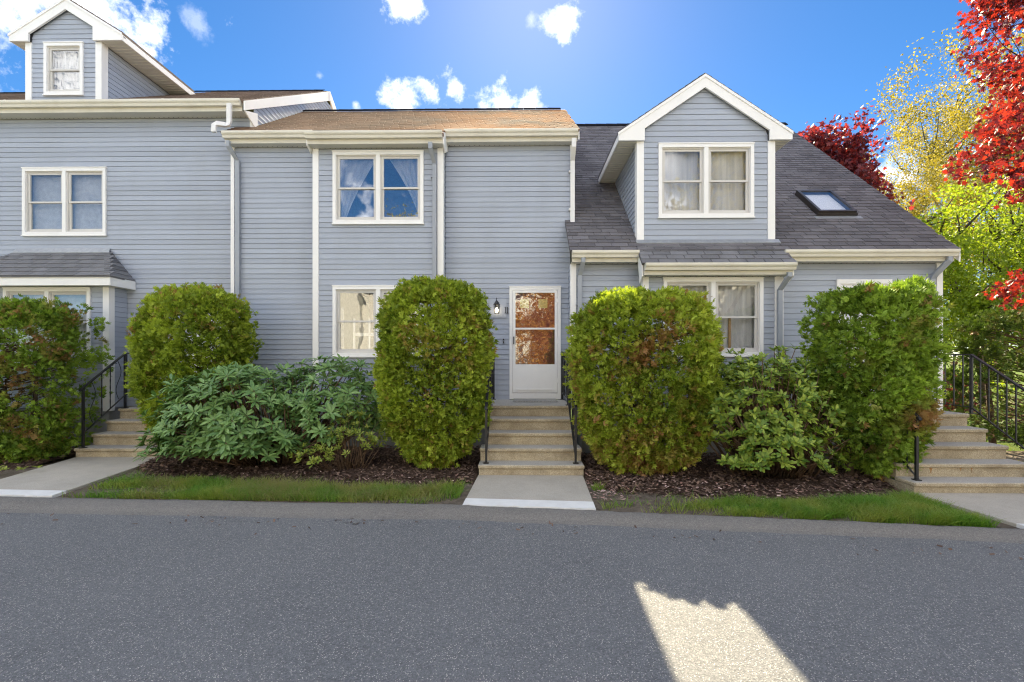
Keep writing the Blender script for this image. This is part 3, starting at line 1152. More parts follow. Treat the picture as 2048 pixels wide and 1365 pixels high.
window(HL, *winB, PY, fill='blind', glass=GLASSB, label='porch bay double window with blinds')
# door of the left house, mostly behind the hedge
dl = MB()
dl.box(doorL[0], doorL[1], LY - .045, LY + .05, doorL[3] - .07, doorL[3])
dl.box(doorL[0], doorL[0] + .07, LY - .045, LY + .05, doorL[2], doorL[3] - .07)
dl.box(doorL[1] - .07, doorL[1], LY - .045, LY + .05, doorL[2], doorL[3] - .07)
HL.part(dl, 'door_casing', TRIM)
HL.part(MB().box(doorL[0] + .071, doorL[1] - .071, LY - .02, LY + .03, doorL[2], doorL[3] - .071), 'storm_door', TRIM)
eave(HL, LX0, -5.57, LY, LZ, .24)
# roof
yl, zl = LY - .30, LZ + .19
yr, zr = 4.0, 9.47
rL = plane_roof(HL, [(LX0, yl, zl), (-5.50, yl, zl), (-5.50, yr, zr), (LX0, yr, zr)], SH_LEFT)
plane_roof(HL, [(-5.50, yr + .01, zr), (LX0, yr + .01, zr), (LX0, 8, zr - 2.4), (-5.50, 8, zr - 2.4)], SH_LEFT, name='back_roof')
sdl = (0, yr - yl, zr - zl)
shingles(HL, rL, SH_LEFT, (LX0, yl - .02, zl - .012), (1, 0, 0), sdl, lambda s_: (0.0, 10.5), int(Vector(sdl).length / .135), objects=0,
         skip=lambda a, b, s_: -10.4 < a + LX0 and b + LX0 < -8.7 and s_ > .5)
rc = MB()
x = LX0
while x < -5.75:
    rc.hexa([(x, yr - .13, zr - .06), (x + .31, yr - .13, zr - .06), (x + .31, yr - .13, zr - .03), (x, yr - .13, zr - .03),
             (x, yr, zr + .045), (x + .31, yr, zr + .04), (x + .31, yr + .01, zr + .06), (x, yr + .01, zr + .065)])
    x += .315
HL.part(rc, 'ridge_cap', RIDGE)
# rake board and pork-chop return on the gable end
k = (zr - zl) / (yr - yl)
HL.part(MB().poly_prism([(-5.485, yl - .05, zl - .22), (-5.485, yl - .05, zl - .035), (-5.485, yr, zr - .005), (-5.485, yr, zr - .27)], (.03, 0, 0)), 'rake_board', TRIM)
HL.part(MB().poly_prism([(-5.48, yr + .001, zr - .27), (-5.48, yr + .001, zr - .005), (-5.48, 8, zr - 2.4), (-5.48, 8, zr - 2.66)], (.03, 0, 0)), 'rake_board', TRIM)
HL.part(MB().poly_prism([(-5.483, yl - .05, zl - .222), (-5.483, LY + .10, zl - .05 + .0), (-5.483, LY + .10, LZ - .24)], (.024, 0, 0)), 'eave_return', TRIM)
spout(HL, [(-5.74, -.15, 6.80), (-5.74, -.15, 6.45), (-5.76, -.16, 6.38), (-5.80, -.20, 6.36), (-5.90, -.28, 6.34), (-5.94, -.30, 6.30), (-5.94, -.31, 6.16)], WHITESPOUT, w=.085)
# dormer
def dormer(H, x0, x1, yf, zbot, zeave, xe0, xe1, zapex, yb_eave, yb_ridge, win, roofmat, phase, main_k, main_z, win_fill, glass=None, twin=True, base_y=None, label=None):
    xm = (xe0 + xe1) / 2
    sl = (zapex - zeave) / (xm - xe0)
    d = H.node('dormer')
    d['label'] = label
    mb = MB()
    top = zeave + (x0 - xe0) * sl - .05
    xs_ = [x0, win[0] + .05, win[1] - .05, x1]
    shell(mb, x0 + .02, x1 - .02, yf + .001, yf + .10, zbot, zeave - .1, [inset(win)])
    mb.poly_prism([(x0 + .02, yf + .001, zeave - .1), (x1 - .02, yf + .001, zeave - .1), (x1 - .02, yf + .001, top), (xm, yf + .001, zapex - .08), (x0 + .02, yf + .001, top)], (0, .10, 0))
    # cheeks
    for xa, xb in ((x0 + .02, x0 + .06), (x1 - .06, x1 - .02)):
        mb.poly_prism([(xa, yf + .101, zbot), (xa, yf + .101, zeave), (xa, yb_eave + .3, zeave)], (xb - xa, 0, 0))
    dw = mb.build('wall', SHEATH, d)
    cb = x0 + .13
    ce = x1 - .13
    siding(d, (0, yf), (1, 0), (0, -1), ((zbot, zapex - .16), lambda z: (max(cb, xe0 + (z + .14 - zeave) / sl) if z > zeave - .05 else cb, min(ce, xe1 - (z + .14 - zeave) / sl) if z > zeave - .05 else ce)), [win], z_phase=phase)
    for (xa, n_) in ((x0, -1), (x1, 1)):
        siding(d, (xa - n_ * .02, yf), (0, 1), (n_, 0), ((zbot, zeave - .02), lambda z: (.125, max(.13, (z + EXPO * .3 - main_z) / main_k + base_y - yf))), z_phase=phase)
    for (xa, xb) in ((x0, cb), (ce, x1)):
        MB().box(xa, xb, yf - .028, yf + .125, zbot - .01, zeave - .012).build('corner_board', TRIM, d)
    # roof slabs
    ov = .07
    yo = yf - ov
    rf = None
    for s_ in (0, 1):
        xe = xe0 if s_ == 0 else xe1
        t = .05
        pts = [(xe, yo, zeave + .11), (xm, yo, zapex), (xm, yb_ridge, zapex), (xe, yb_eave, zeave + .11)]
        rmb = MB().poly_prism([Vector(q) for q in pts], (0, 0, .035))
        # three thin courses along the slope give the verge its stepped shingle edge
        n_c = int(math.hypot(xm - xe, zapex - zeave - .11) / .14)
        for i in range(n_c):
            a_ = i / n_c
            b_ = (i + 1.1) / n_c
            pa = Vector(pts[0]).lerp(Vector(pts[1]), a_)
            pb = Vector(pts[0]).lerp(Vector(pts[1]), min(1, b_))
            ye = yb_eave + (yb_ridge - yb_eave) * a_
            rmb.hexa([(pa.x, yo - .015, pa.z + .036), (pb.x, yo - .015, pb.z + .036), (pb.x, ye, pb.z + .036), (pa.x, ye, pa.z + .036),
                      (pa.x, yo - .015, pa.z + .052), (pb.x, yo - .015, pb.z + .040), (pb.x, ye, pb.z + .040), (pa.x, ye, pa.z + .052)])
        rmb.build('roof', roofmat, d)
        # rake board, pork chop, side fascia and soffit
        sg = 1 if s_ == 0 else -1
        rk = MB().poly_prism([(xe, yo - .02, zeave - .0), (xe, yo - .02, zeave + .105), (xm, yo - .02, zapex - .003), (xm, yo - .02, zapex - .225), (xe + sg * (zeave - .0 - (zeave + .105 - .225)) / ((zapex - zeave - .11) / abs(xm - xe)), yo - .02, zeave - .0)], (0, .035, 0))
        rk.build('rake_board', TRIM, d)
        shadow = MB().poly_prism([(xe - sg * .01, yo - .034, zeave + .075), (xe - sg * .01, yo - .034, zeave + .125), (xm, yo - .034, zapex + .015), (xm, yo - .034, zapex - .04)], (0, .0135, 0))
        shadow.build('rake_trim', TRIM, d)
        xw = cb if s_ == 0 else ce
        pc = MB().poly_prism([(xe + sg * .002, yo - .022, zeave - .02), (xe + sg * .002, yo - .022, zeave - .0005), (xw, yo - .022, zeave + (abs(xw - xe)) * sl - .08), (xw, yo - .022, zeave - .02)], (0, .038, 0))
        pc.build('eave_return', TRIM, d)
        f = MB().box(min(xe, xe + sg * .022), max(xe, xe + sg * .022), yo + .02, yb_eave + .08, zeave - .015, zeave + .105)
        f.build('fascia', TRIM, d)
        xq = x0 if s_ == 0 else x1
        so = MB().box(min(xe + sg * .023, xq + sg * .03), max(xe + sg * .023, xq + sg * .03), yo + .02, yb_eave + .08, zeave - .012, zeave + .005).build('soffit', SOFFIT, d)
        # soffit underside ribs
        rb = MB()
        yy = yo + .08
        while yy < yb_eave:
            rb.box(min(xe + sg * .03, xq), max(xe + sg * .03, xq), yy, yy + .012, zeave - .020, zeave - .0125)
            yy += .10
        so2 = rb.build('soffit_rib', SOFFIT, d)
        so2['kind'] = 'stuff'
    # front soffit under the rake overhang
    for s_ in (0, 1):
        xe = xe0 if s_ == 0 else xe1
        sg = 1 if s_ == 0 else -1
        MB().poly_prism([(xe, yo + .016, zeave + .085), (xm, yo + .016, zapex - .03), (xm, yo + .016, zapex - .05), (xe, yo + .016, zeave + .065)], (0, ov, 0)).build('rake_soffit', SOFFIT, d)
    window(H, *win, yf, fill=win_fill, twin=twin, deep=.9, glass=glass, label='dormer window')
    return d


dormer(HL, -10.34, -8.72, .32, 7.14, 8.38, -10.62, -8.24, 9.24, 2.35, 3.75, (-9.94, -9.11, 7.27, 8.35), SH_LEFT, .02, k, zl, 'curtain', glass=GLASSF, twin=False, base_y=yl, label='small gabled dormer on the left roof')
# hipped porch roof over the bay
ex0, ex1, ey, ez = PX0 - .36, -7.88, -.43, 3.34
tx0, tx1, ty, tz = -10.42, -8.50, LY - .002, 3.99
HL.part(MB().box(ex0 + .02, ex1 - .02, ey + .02, ey + .045, 3.165, ez), 'fascia', TRIM)
HL.part(MB().poly_prism([(ex1 - .045, ey + .046, 3.165), (ex1 - .045, ey + .046, ez), (ex1 - .09, LY - .02, ez), (ex1 - .09, LY - .02, 3.165)], (.025, 0, 0)), 'fascia', TRIM)
HL.part(MB().box(ex0 + .02, ex1 - .10, ey + .046, LY - .02, 3.172, 3.19), 'soffit', SOFFIT)
pr = HL.part(MB().poly_prism([(ex0, ey, ez - .02), (ex1, ey, ez - .02), (tx1, ty, tz - .02), (tx0, ty, tz - .02)], (0, 0, .02)), 'porch_roof', SH_BAY, 'grey hipped shingle roof over the bay')
MB().poly_prism([(ex1, ey + .002, ez - .02), (ex1 - .08, ty, ez - .02), (tx1, ty, tz - .02)], (0, 0, .02)).build('hip_side', SH_BAY, pr)
sdp = Vector((0, ty - ey, tz - ez))
sp_len = sdp.length
expp = sp_len / 6.55
shingles(HL, pr, SH_BAY, (0, ey, ez), (1, 0, 0), sdp, lambda s_: (ex0 + (tx0 - ex0) * s_ / sp_len, ex1 - .02 + (tx1 - ex1) * s_ / sp_len), 6, expo=expp, tab=.305, objects=90, slant=.045)
# hip side courses and hip caps
nb = 7
for i in range(nb):
    t0, t1 = i / nb, (i + 1.12) / nb
    A0 = Vector((ex1, ey, ez)).lerp(Vector((tx1, ty, tz)), t0)
    A1 = Vector((ex1, ey, ez)).lerp(Vector((tx1, ty, tz)), min(1, t1))
    B0 = Vector((ex1 - .08, ty, ez)).lerp(Vector((tx1, ty, tz)), t0)
    B1 = Vector((ex1 - .08, ty, ez)).lerp(Vector((tx1, ty, tz)), min(1, t1))
    up = Vector((.012, 0, .012))
    MB().hexa([A0, B0, B1, A1, A0 + up, B0 + up, B1 + up * .4, A1 + up * .4]).build('shingle', SH_BAY, pr)
for i in range(12):
    t0, t1 = i / 13, min(1, (i + 1.15) / 13)
    A0 = Vector((ex1, ey, ez)).lerp(Vector((tx1, ty, tz)), t0)
    A1 = Vector((ex1, ey, ez)).lerp(Vector((tx1, ty, tz)), t1)
    lf = Vector((-.115, 0, .004))
    rt = Vector((-.035, .085, -.006))
    up = Vector((.0, -.006, .024))
    m_ = MB().hexa([A0 + lf, A0, A1, A1 + lf, A0 + lf + up, A0 + up * 1.15, A1 + up * .6, A1 + lf + up * .6])
    m_.hexa([A0, A0 + rt, A1 + rt, A1, A0 + up * 1.15, A0 + rt + up, A1 + rt + up * .6, A1 + up * .6])
    m_.build('hip_shingle', SH_BAY, pr)
MB().hexa([(tx0 - .06, ty - .085, tz - .08), (tx1 + .06, ty - .085, tz - .08), (tx1 + .02, ty - .018, tz + .02), (tx0 - .02, ty - .018, tz + .02),
           (tx0 - .06, ty - .09, tz - .055), (tx1 + .06, ty - .09, tz - .055), (tx1 + .02, ty - .024, tz + .045), (tx0 - .02, ty - .024, tz + .045)]).build('flashing', FLASH, pr)

# ------------------------------------------------------------------ RIGHT TOWNHOUSE
HR = House('townhouse', (4.4, -.62, 0), 'right blue-grey townhouse with steep charcoal roof, big gabled dormer and skylight', 'house', 'attached townhouses')
RY = -.62
RX0, RX1 = 1.07, 7.67
RZ = 3.50
RBX0, RBX1, RBY, RBZ = 2.33, 4.57, -.90, 3.21
winC = (2.59, 4.36, 1.80, 3.18)
doorR = (5.85, 6.85, .92, 3.20)
wr = MB()
shell(wr, RX0 - .06, RX1 + .08, RY + .001, RY + .12, FZ - .05, RZ, [(RBX0 + .1, RBX1 - .1, .95, 3.2)])
shell(wr, RBX0 - .08, RBX1 + .12, RBY + .001, RBY + .11, FZ - .05, RBZ, [inset(winC)])
wr.box(RBX0 - .08, RBX0, RBY + .115, RY, FZ - .05, RBZ)
wr.box(RBX1 + .04, RBX1 + .12, RBY + .115, RY, FZ - .05, RBZ)
wr.box(RX0 - .06, RX0 + .05, RY + .121, .0, FZ - .05, RZ)
wr.box(RX1 - .02, RX1 + .08, RY + .121, 8.0, FZ - .05, RZ + .1)
wallR = HR.part(wr, 'wall', SHEATH)
siding(wallR, (0, RY), (1, 0), (0, -1), rect_span(FZ - .05, RZ - .005, RX0, RBX0 - .085), z_phase=.04)
siding(wallR, (0, RY), (1, 0), (0, -1), rect_span(FZ - .05, RZ - .005, RBX1 + .125, RX1), [doorR], z_phase=.04)
siding(wallR, (0, RBY), (1, 0), (0, -1), rect_span(FZ - .05, RBZ - .005, RBX0, RBX1), [winC], z_phase=.07)
siding(wallR, (RX0 - .065, 0), (0, -1), (-1, 0), rect_span(FZ - .05, RZ + .05, .018, .62 - .09), z_phase=.0)
siding(wallR, (RBX0 - .085, RY), (0, -1), (-1, 0), rect_span(FZ - .05, RBZ, .018, .28 - .09), z_phase=.04)
siding(wallR, (RX1 + .085, RY), (0, 1), (1, 0), rect_span(FZ - .05, RZ, .10, 7.0), z_phase=.04)
HR.part(MB().box(RX0 - .04, RX1 + .06, RY + .03, RY + .2, -.05, FZ - .05), 'foundation', CONCRETE_WALL)
HR.part(MB().box(RBX0 - .06, RBX1 + .10, RBY + .03, RY + .029, -.05, FZ - .05), 'foundation', CONCRETE_WALL)
for (x0, x1, y0, y1, z1) in ((RX0 - .105, RX0, RY - .028, RY + .09, RZ), (RX1, RX1 + .11, RY - .028, RY + .10, RZ), (RBX0 - .11, RBX0, RBY - .028, RBY + .09, RBZ), (RBX1, RBX1 + .15, RBY - .028, RBY + .09, RBZ)):
    HR.part(MB().box(x0, x1, y0, y1, FZ - .06, z1), 'corner_board', TRIM)
wC = window(HR, *winC, RBY, fill='curtain', glass=GLASSC, label='bay double window with pale curtains and a wooden prop stick')
MB().box(3.79, 3.83, RBY + .062, RBY + .085, 1.90, 2.50).build('prop_stick', m_simple('wood_stick', (.36, .22, .11), .7), wC)
dl = MB()
dl.box(doorR[0], doorR[1], RY - .045, RY + .05, doorR[3] - .08, doorR[3])
dl.box(doorR[0], doorR[0] + .07, RY - .045, RY + .05, doorR[2], doorR[3] - .08)
dl.box(doorR[1] - .07, doorR[1], RY - .045, RY + .05, doorR[2], doorR[3] - .08)
HR.part(dl, 'door_casing', TRIM)
HR.part(MB().box(doorR[0] + .071, doorR[1] - .071, RY - .02, RY + .03, doorR[2], doorR[3] - .081), 'storm_door', TRIM)
eave(HR, .97, 2.16, RY, RZ, .18, fh=.20)
eave(HR, 4.76, 7.82, RY, RZ, .18, fh=.20)
eave(HR, 2.20, 4.78, RBY, RBZ, .20, fh=.20)
for x in (2.165, 4.782):
    HR.part(MB().poly_prism([(x, RBY - .20, RBZ - .02), (x, RBY - .20, RBZ + .18), (x, RY - .19, RZ + .16), (x, RY - .19, RZ - .02), (x, RBY - .02, RBZ - .12)], (.022, 0, 0)), 'eave_return', TRIM)
yR0, zR0 = -.86, 3.71
yR1, zR1 = 4.60, 8.74
kR = (zR1 - zR0) / (yR1 - yR0)
rz = lambda y: zR0 + (y - yR0) * kR
RL, RRr = .93, 7.86
rR = plane_roof(HR, [(RL, yR0, zR0), (RRr, yR0, zR0), (RRr, yR1, zR1), (1.05, yR1, zR1), (1.05, -.005, rz(-.005)), (RL, -.005, rz(-.005))], SH_RIGHT, t=.06)
plane_roof(HR, [(RRr, yR1 + .01, zR1), (1.05, yR1 + .01, zR1), (1.05, 9.5, zR1 - 4.5), (RRr, 9.5, zR1 - 4.5)], SH_RIGHT, name='back_roof')
sR = Vector((0, yR1 - yR0, zR1 - zR0))
ND = sR.length
DX_0, DX_1 = 2.19, 4.73
def skipR(a, b, s_):
    xa, xb = a, b
    y = yR0 + s_ / ND * (yR1 - yR0)
    if 6.5 < xa < 7.1 and xb < 7.4 and 2.02 < y < 2.5:
        return False
    if xa > DX_0 + .05 and xb < DX_1 - .05 and y > -.55:
        zz = rz(y)
        return zz < 5.8 or (xa > 2.6 and xb < 4.3 and zz < 6.3)
    return False
shingles(HR, rR, SH_RIGHT, (0, yR0 - .025, zR0 - .024), (1, 0, 0), sR, lambda s_: ((RL if s_ < 1.2 else 1.06), RRr + .01), int(ND / .135), expo=.135, objects=235, skip=skipR)
rc = MB()
x = 1.05
while x < RRr - .1:
    rc.hexa([(x, yR1 - .12, zR1 - .10), (x + .31, yR1 - .12, zR1 - .10), (x + .31, yR1 - .12, zR1 - .07), (x, yR1 - .12, zR1 - .07),
             (x, yR1, zR1 + .04), (x + .31, yR1, zR1 + .035), (x + .31, yR1 + .01, zR1 + .05), (x, yR1 + .01, zR1 + .055)])
    x += .315
HR.part(rc, 'ridge_cap', RIDGE)
HR.part(MB().poly_prism([(RRr - .015, yR0 - .03, zR0 - .24), (RRr - .015, yR0 - .03, zR0 - .075), (RRr - .015, yR1, zR1 - .075), (RRr - .015, yR1, zR1 - .26)], (.02, 0, 0)), 'rake_board', TRIM)
HR.part(MB().poly_prism([(RX1 + .06, RY + .1, RZ), (RX1 + .06, 9.0, RZ), (RX1 + .06, yR1, zR1 - .2)], (.02, 0, 0)), 'end_wall', SIDING)
# shed roof of the bay
yS0, zS0 = RBY - .25, RBZ + .20
yS1, zS1 = RY - .03, 3.90
rS = plane_roof(HR, [(2.155, yS0, zS0), (4.81, yS0, zS0), (4.81, yS1, zS1), (2.155, yS1, zS1)], SH_RIGHT, t=.04, name='bay_roof')
sS = Vector((0, yS1 - yS0, zS1 - zS0))
shingles(HR, rS, SH_BAY, (2.15, yS0 - .02, zS0 - .016), (1, 0, 0), sS, lambda s_: (.0 + .03 * s_, 2.66 - .18 * s_ / sS.length), 5, expo=sS.length / 5.4, objects=60)
MB().hexa([(2.17, yS1 - .07, zS1 - .06), (4.79, yS1 - .07, zS1 - .06), (4.79, yS1 + .0, zS1 + .02), (2.17, yS1 + .0, zS1 + .02),
           (2.17, yS1 - .08, zS1 - .035), (4.79, yS1 - .08, zS1 - .035), (4.79, yS1 + .0, zS1 + .045), (2.17, yS1 + .0, zS1 + .045)]).build('flashing', FLASH, rS)
yb_e = yR0 + (5.83 - zR0) / kR
yb_r = yR0 + (6.95 - zR0) / kR
dormer(HR, 2.19, 4.73, RY, 3.915, 5.775, 1.84, 5.01, 6.95, yb_e, yb_r, (2.59, 4.34, 4.36, 5.71), SH_RIGHT, .07, kR, zR0, 'curtain', glass=GLASSC, base_y=yR0, label='wide gabled dormer on the right roof')
HR.part(MB().box(3.10, 3.24, 1.0, 1.14, 6.4, 7.02), 'vent_pipe', IRON)
# skylight lying on the slope
usk = Vector((1, 0, 0))
ssk = sR.normalized()
nsk = usk.cross(ssk).normalized()
def skp(x, s_, h):
    return Vector((0, yR0, zR0)) + usk * x + ssk * s_ + nsk * h
def skbox(mb, x0, x1, s0, s1, h0, h1):
    mb.hexa([skp(x0, s0, h0), skp(x1, s0, h0), skp(x1, s1, h0), skp(x0, s1, h0), skp(x0, s0, h1), skp(x1, s0, h1), skp(x1, s1, h1), skp(x0, s1, h1)])
# pixel check: lower edge about z 4.85, upper edge about z 5.7
SX0, SX1, S0, S1 = 5.98, 6.72, 1.30, 2.32
f = MB()
b_ = .055
for q in ((SX0, SX1, S0, S0 + b_), (SX0, SX1, S1 - b_, S1), (SX0, SX0 + b_, S0 + b_, S1 - b_), (SX1 - b_, SX1, S0 + b_, S1 - b_)):
    skbox(f, *q, .0, .115)
skbox(f, SX0 - .025, SX1 + .025, S0 - .03, S0 + .0, .01, .075)
sky_o = HR.part(f, 'skylight', m_simple('bronze_frame', (.035, .028, .024), .4, .5))
g_ = MB()
skbox(g_, SX0 + b_, SX1 - b_, S0 + b_, S1 - b_, .095, .103)
g_.build('pane', m_glass('skylight_glass', .07), sky_o)
g_ = MB()
skbox(g_, SX0 + b_, SX1 - b_, S0 + b_, S1 - b_, .02, .03)
g_.build('reflection_panel', m_simple('white_reflection_panel', (.85, .85, .85), .8, .1, var=.02), sky_o)  # white panel added under the pane to stand in for a cloud reflection
g_ = MB()
skbox(g_, SX0 - .09, SX1 + .09, S0 - .14, S0 - .03, .012, .022)
g_.build('flashing', FLASH, sky_o)
spout(HR, [(1.17, -.86, 3.58), (1.17, -.86, 3.50), (1.13, -.70, 3.28), (1.13, -.675, .1)], SPOUT, bands=[(1.13, -.675, 2.75)])
spout(HR, [(4.68, -1.17, 3.24), (4.68, -1.17, 3.18), (4.63, -.97, 2.96), (4.63, -.955, .1)], SPOUT)
spout(HR, [(7.70, -.86, 3.58), (7.70, -.86, 3.50), (7.58, -.72, 3.28), (7.56, -.675, 3.2), (7.56, -.675, .1)], SPOUT, w=.085, bands=[(7.56, -.675, 2.85)])


# ------------------------------------------------------------------ concrete steps
def steps(loc, x0, x1, rows, ywall, label, x_low=0.0, wide_from=99, ground=-.04):
    """rows: (nose_y, top_z) from the landing down; each step a block with a rounded nose slab"""
    t = House('front_steps', loc, label, 'steps', 'concrete front steps')
    n = len(rows)
    for i, (yn, zt) in enumerate(rows):
        yb = ywall if i == 0 else rows[i - 1][0] + .055
        zl_ = rows[i + 1][1] if i + 1 < n else ground
        e = x_low if i >= wide_from else 0
        tread = MB()
        tread.box(x0 - e, x1 + e, yn, yb, zt - .055, zt)
        t.part(tread, 'landing' if i == 0 else 'tread', STEP, bevel=.012)
        MB_ = MB().box(x0 - e + .012, x1 + e - .012, yn + .035, yb + (.3 if i else -.01), zl_ - .02 if i + 1 < n else ground, zt - .0555)
        t.part(MB_, 'riser', STEP)
    return t


SM = steps((.19, -1.7, 0), -.53, .91, [(-1.20, .93), (-1.48, .74), (-1.76, .548), (-2.04, .355), (-2.32, .16)], -.03,
           'sandy concrete front steps leading up to the white storm door', x_low=.075, wide_from=3)
SL = steps((-7.05, -.5, 0), -7.84, -6.28, [(-.31, .77), (-.59, .565), (-.87, .362), (-1.17, .16)], LY - .03,
           'sandy concrete front steps between the two left hedges', x_low=.03, wide_from=3)
SR = steps((6.05, -2.2, 0), 5.18, 6.94, [(-2.01, .90), (-2.29, .71), (-2.57, .515), (-2.85, .325), (-3.13, .143)], RY - .03,
           'sandy concrete front steps with rust stains at the right edge', x_low=.04, wide_from=3)
for (x, z, h, w) in ((5.62, .285, .085, .018), (6.02, .285, .05, .012), (6.17, .285, .075, .008), (5.45, .47, .06, .012)):
    yy = -2.817 if z < .4 else -2.537
    top = z - .018
    pts = [(x - w, yy - .001, top), (x + w * .8, yy - .001, top), (x + w, yy - .001, top - h * .25), (x + w * .35, yy - .001, top - h * .55), (x + w * .3, yy - .001, top - h), (x - w * .2, yy - .001, top - h * .9), (x - w * .4, yy - .001, top - h * .45), (x - w * 1.1, yy - .001, top - h * .2)]
    SR.part(MB().poly_prism(pts, (0, .0015, 0)), 'rust_stain', RUST)


# ------------------------------------------------------------------ iron railings
def railing(name, loc, x, pts, foot, label, nbal=9, scroll=False, group='black iron stair railings', bottom=True, extra=None):
    """pts: top rail corner points (y,z) from the bottom post up; foot: z of the foot under each corner"""
    t = House(name, loc, label, 'railing', group)
    for (y, z), fz in zip(pts, foot):
        if fz is None:
            continue
        t.part(MB().box(x - .016, x + .016, y - .016, y + .016, fz, z), 'post', IRON)
        t.part(MB().box(x - .04, x + .04, y - .04, y + .04, fz + .001, fz + .012), 'post_foot', IRON)
    top = [(x, y, z + .012) for y, z in pts]
    y0, z0 = pts[0]
    d0 = Vector((0, pts[0][0] - pts[1][0], pts[0][1] - pts[1][1])).normalized()
    curl = [Vector((x, y0, z0 + .012)) + d0 * .07 + Vector((0, 0, -.02)), Vector((x, y0, z0 + .012)) + d0 * .05]
    t.part(MB().tube([curl[0], curl[1]] + top, 0, square=(.042, .02)), 'handrail', IRON)
    hgt = .80
    low = [(x, y, z - hgt) for y, z in pts]
    t.part(MB().tube(low, 0, square=(.022, .014)), 'bottom_rail', IRON)
    # balusters spaced along the rail
    seg = [(Vector((0, *pts[i])), Vector((0, *pts[i + 1]))) for i in range(len(pts) - 1)]
    tot = sum((b - a).length for a, b in seg)
    for i in range(1, nbal):
        q = tot * i / nbal
        for a, b in seg:
            l = (b - a).length
            if q <= l:
                p_ = a.lerp(b, q / l)
                break
            q -= l
        yb_, zb_ = p_.y, p_.z
        if scroll and i % 3 == 1:
            mb = MB()
            pts_ = []
            for s_ in range(15):
                tt = s_ / 14
                pts_.append((x, yb_ + .055 * math.sin(tt * math.pi * 2), zb_ - .06 - (hgt - .10) * tt))
            cu = []
            for s_ in range(12):
                an = s_ / 11 * math.pi * 1.7
                rr = .045 * (1 - s_ / 16)
                cu.append((x, yb_ - .045 + rr * math.cos(an), zb_ - .06 + rr * math.sin(an) * .9))
            mb.tube(pts_, .006, 5)
            mb.tube(cu, .006, 5)
            t.part(mb, 'scroll', IRON)
        else:
            # twisted square bar
            mb = MB()
            n = 12 if scroll else 2
            i0 = len(mb.v)
            for s_ in range(n + 1):
                an = (s_ / n * math.pi * 3 if scroll else 0) + .78
                for c_ in range(4):
                    aa = an + c_ * math.pi / 2
                    mb.v.append((x + .010 * math.cos(aa), yb_ + .010 * math.sin(aa), zb_ - hgt + hgt * s_ / n))
            for s_ in range(n):
                for c_ in range(4):
                    d_ = (c_ + 1) % 4
                    mb.f.append((i0 + s_ * 4 + c_, i0 + s_ * 4 + d_, i0 + s_ * 4 + 4 + d_, i0 + s_ * 4 + 4 + c_))
            t.part(mb, 'baluster', IRON)
    return t


railing('stair_railing', (.87, -1.7, 0), .865, [(-2.20, 1.03), (-1.13, 1.84), (-.06, 1.86)], [.16, .93, .93], 'black iron railing with twisted bars right of the middle steps', 14, True)
railing('stair_railing', (-.48, -1.7, 0), -.49, [(-2.20, 1.03), (-1.13, 1.84), (-.06, 1.86)], [.16, .93, .93], 'black iron railing left of the middle steps, mostly behind the round hedge', 14, True)
railing('stair_railing', (-7.72, -.6, 0), -7.72, [(-1.14, 1.22), (-.28, 1.83), (.20, 1.84)], [.16, .77, None], 'black iron railing with a scroll beside the left steps', 7, True)
railing('stair_railing', (6.97, -1.9, 0), 6.985, [(-3.6, .72), (-1.98, 1.80), (-.66, 1.81)], [-.05, .90, .90], 'black iron picket railing right of the rust-stained steps', 22, False)
railing('stair_railing', (5.27, -1.9, 0), 5.27, [(-3.00, .99), (-1.98, 1.72), (-.66, 1.74)], [.143, .90, .90], 'black iron railing half swallowed by the hedge left of the rust-stained steps', 14, False)

# ------------------------------------------------------------------ lantern and doormat
lt = House('wall_lantern', (-.43, -.03, 2.78), 'lit black lantern with glass sides left of the white storm door', 'lamp')
cx, cy = -.43, -.13
lt.part(MB().box(cx - .045, cx + .045, -.045, -.030, 2.66, 2.86), 'backplate', IRON)
lt.part(MB().tube([(cx, -.045, 2.83), (cx, -.085, 2.87), (cx, cy, 2.885)], .008, 6), 'arm', IRON)
cap = MB()
for k_, (r0, r1, z0, z1) in enumerate(((.062, .066, 2.805, 2.82), (.060, .035, 2.82, 2.862), (.035, .014, 2.862, 2.89), (.014, .006, 2.89, 2.90), (.006, .010, 2.90, 2.925), (.010, .002, 2.925, 2.95))):
    cap.tube([(cx, cy, z0), (cx, cy, z1)], [r0, r1], 8)
lt.part(cap, 'cap', IRON)
bars = MB()
for a in range(6):
    an = a * math.pi / 3
    bars.tube([(cx + .056 * math.cos(an), cy + .056 * math.sin(an), 2.805), (cx + .044 * math.cos(an), cy + .044 * math.sin(an), 2.64)], .0035, 4)
bars.tube([(cx, cy, 2.632), (cx, cy, 2.64)], [.05, .05], 6)
lt.part(bars, 'cage', IRON)
gl = MB().tube([(cx, cy, 2.642), (cx, cy, 2.804)], [.040, .052], 6)
lt.part(gl, 'pane', m_glass('lantern_glass', .05))
M = MAT('lit_bulb')
e = M.n('ShaderNodeEmission')
e.inputs[0].default_value = (1, .82, .55, 1)
e.inputs[1].default_value = 2.2
M.L(e.outputs[0], M.out.inputs['Surface'])
lt.part(MB().tube([(cx, cy, 2.645), (cx, cy, 2.665), (cx, cy, 2.70), (cx, cy, 2.735), (cx, cy, 2.75)], [.012, .026, .033, .022, .006], 8), 'bulb', M.m, smooth=True)

dm = MB()
dm.box(-.10, .74, -.62, -.08, .931, .952)
tag(dm.build('doormat', MATF, bevel=.006), 'flat grey doormat in front of the white storm door', 'doormat')


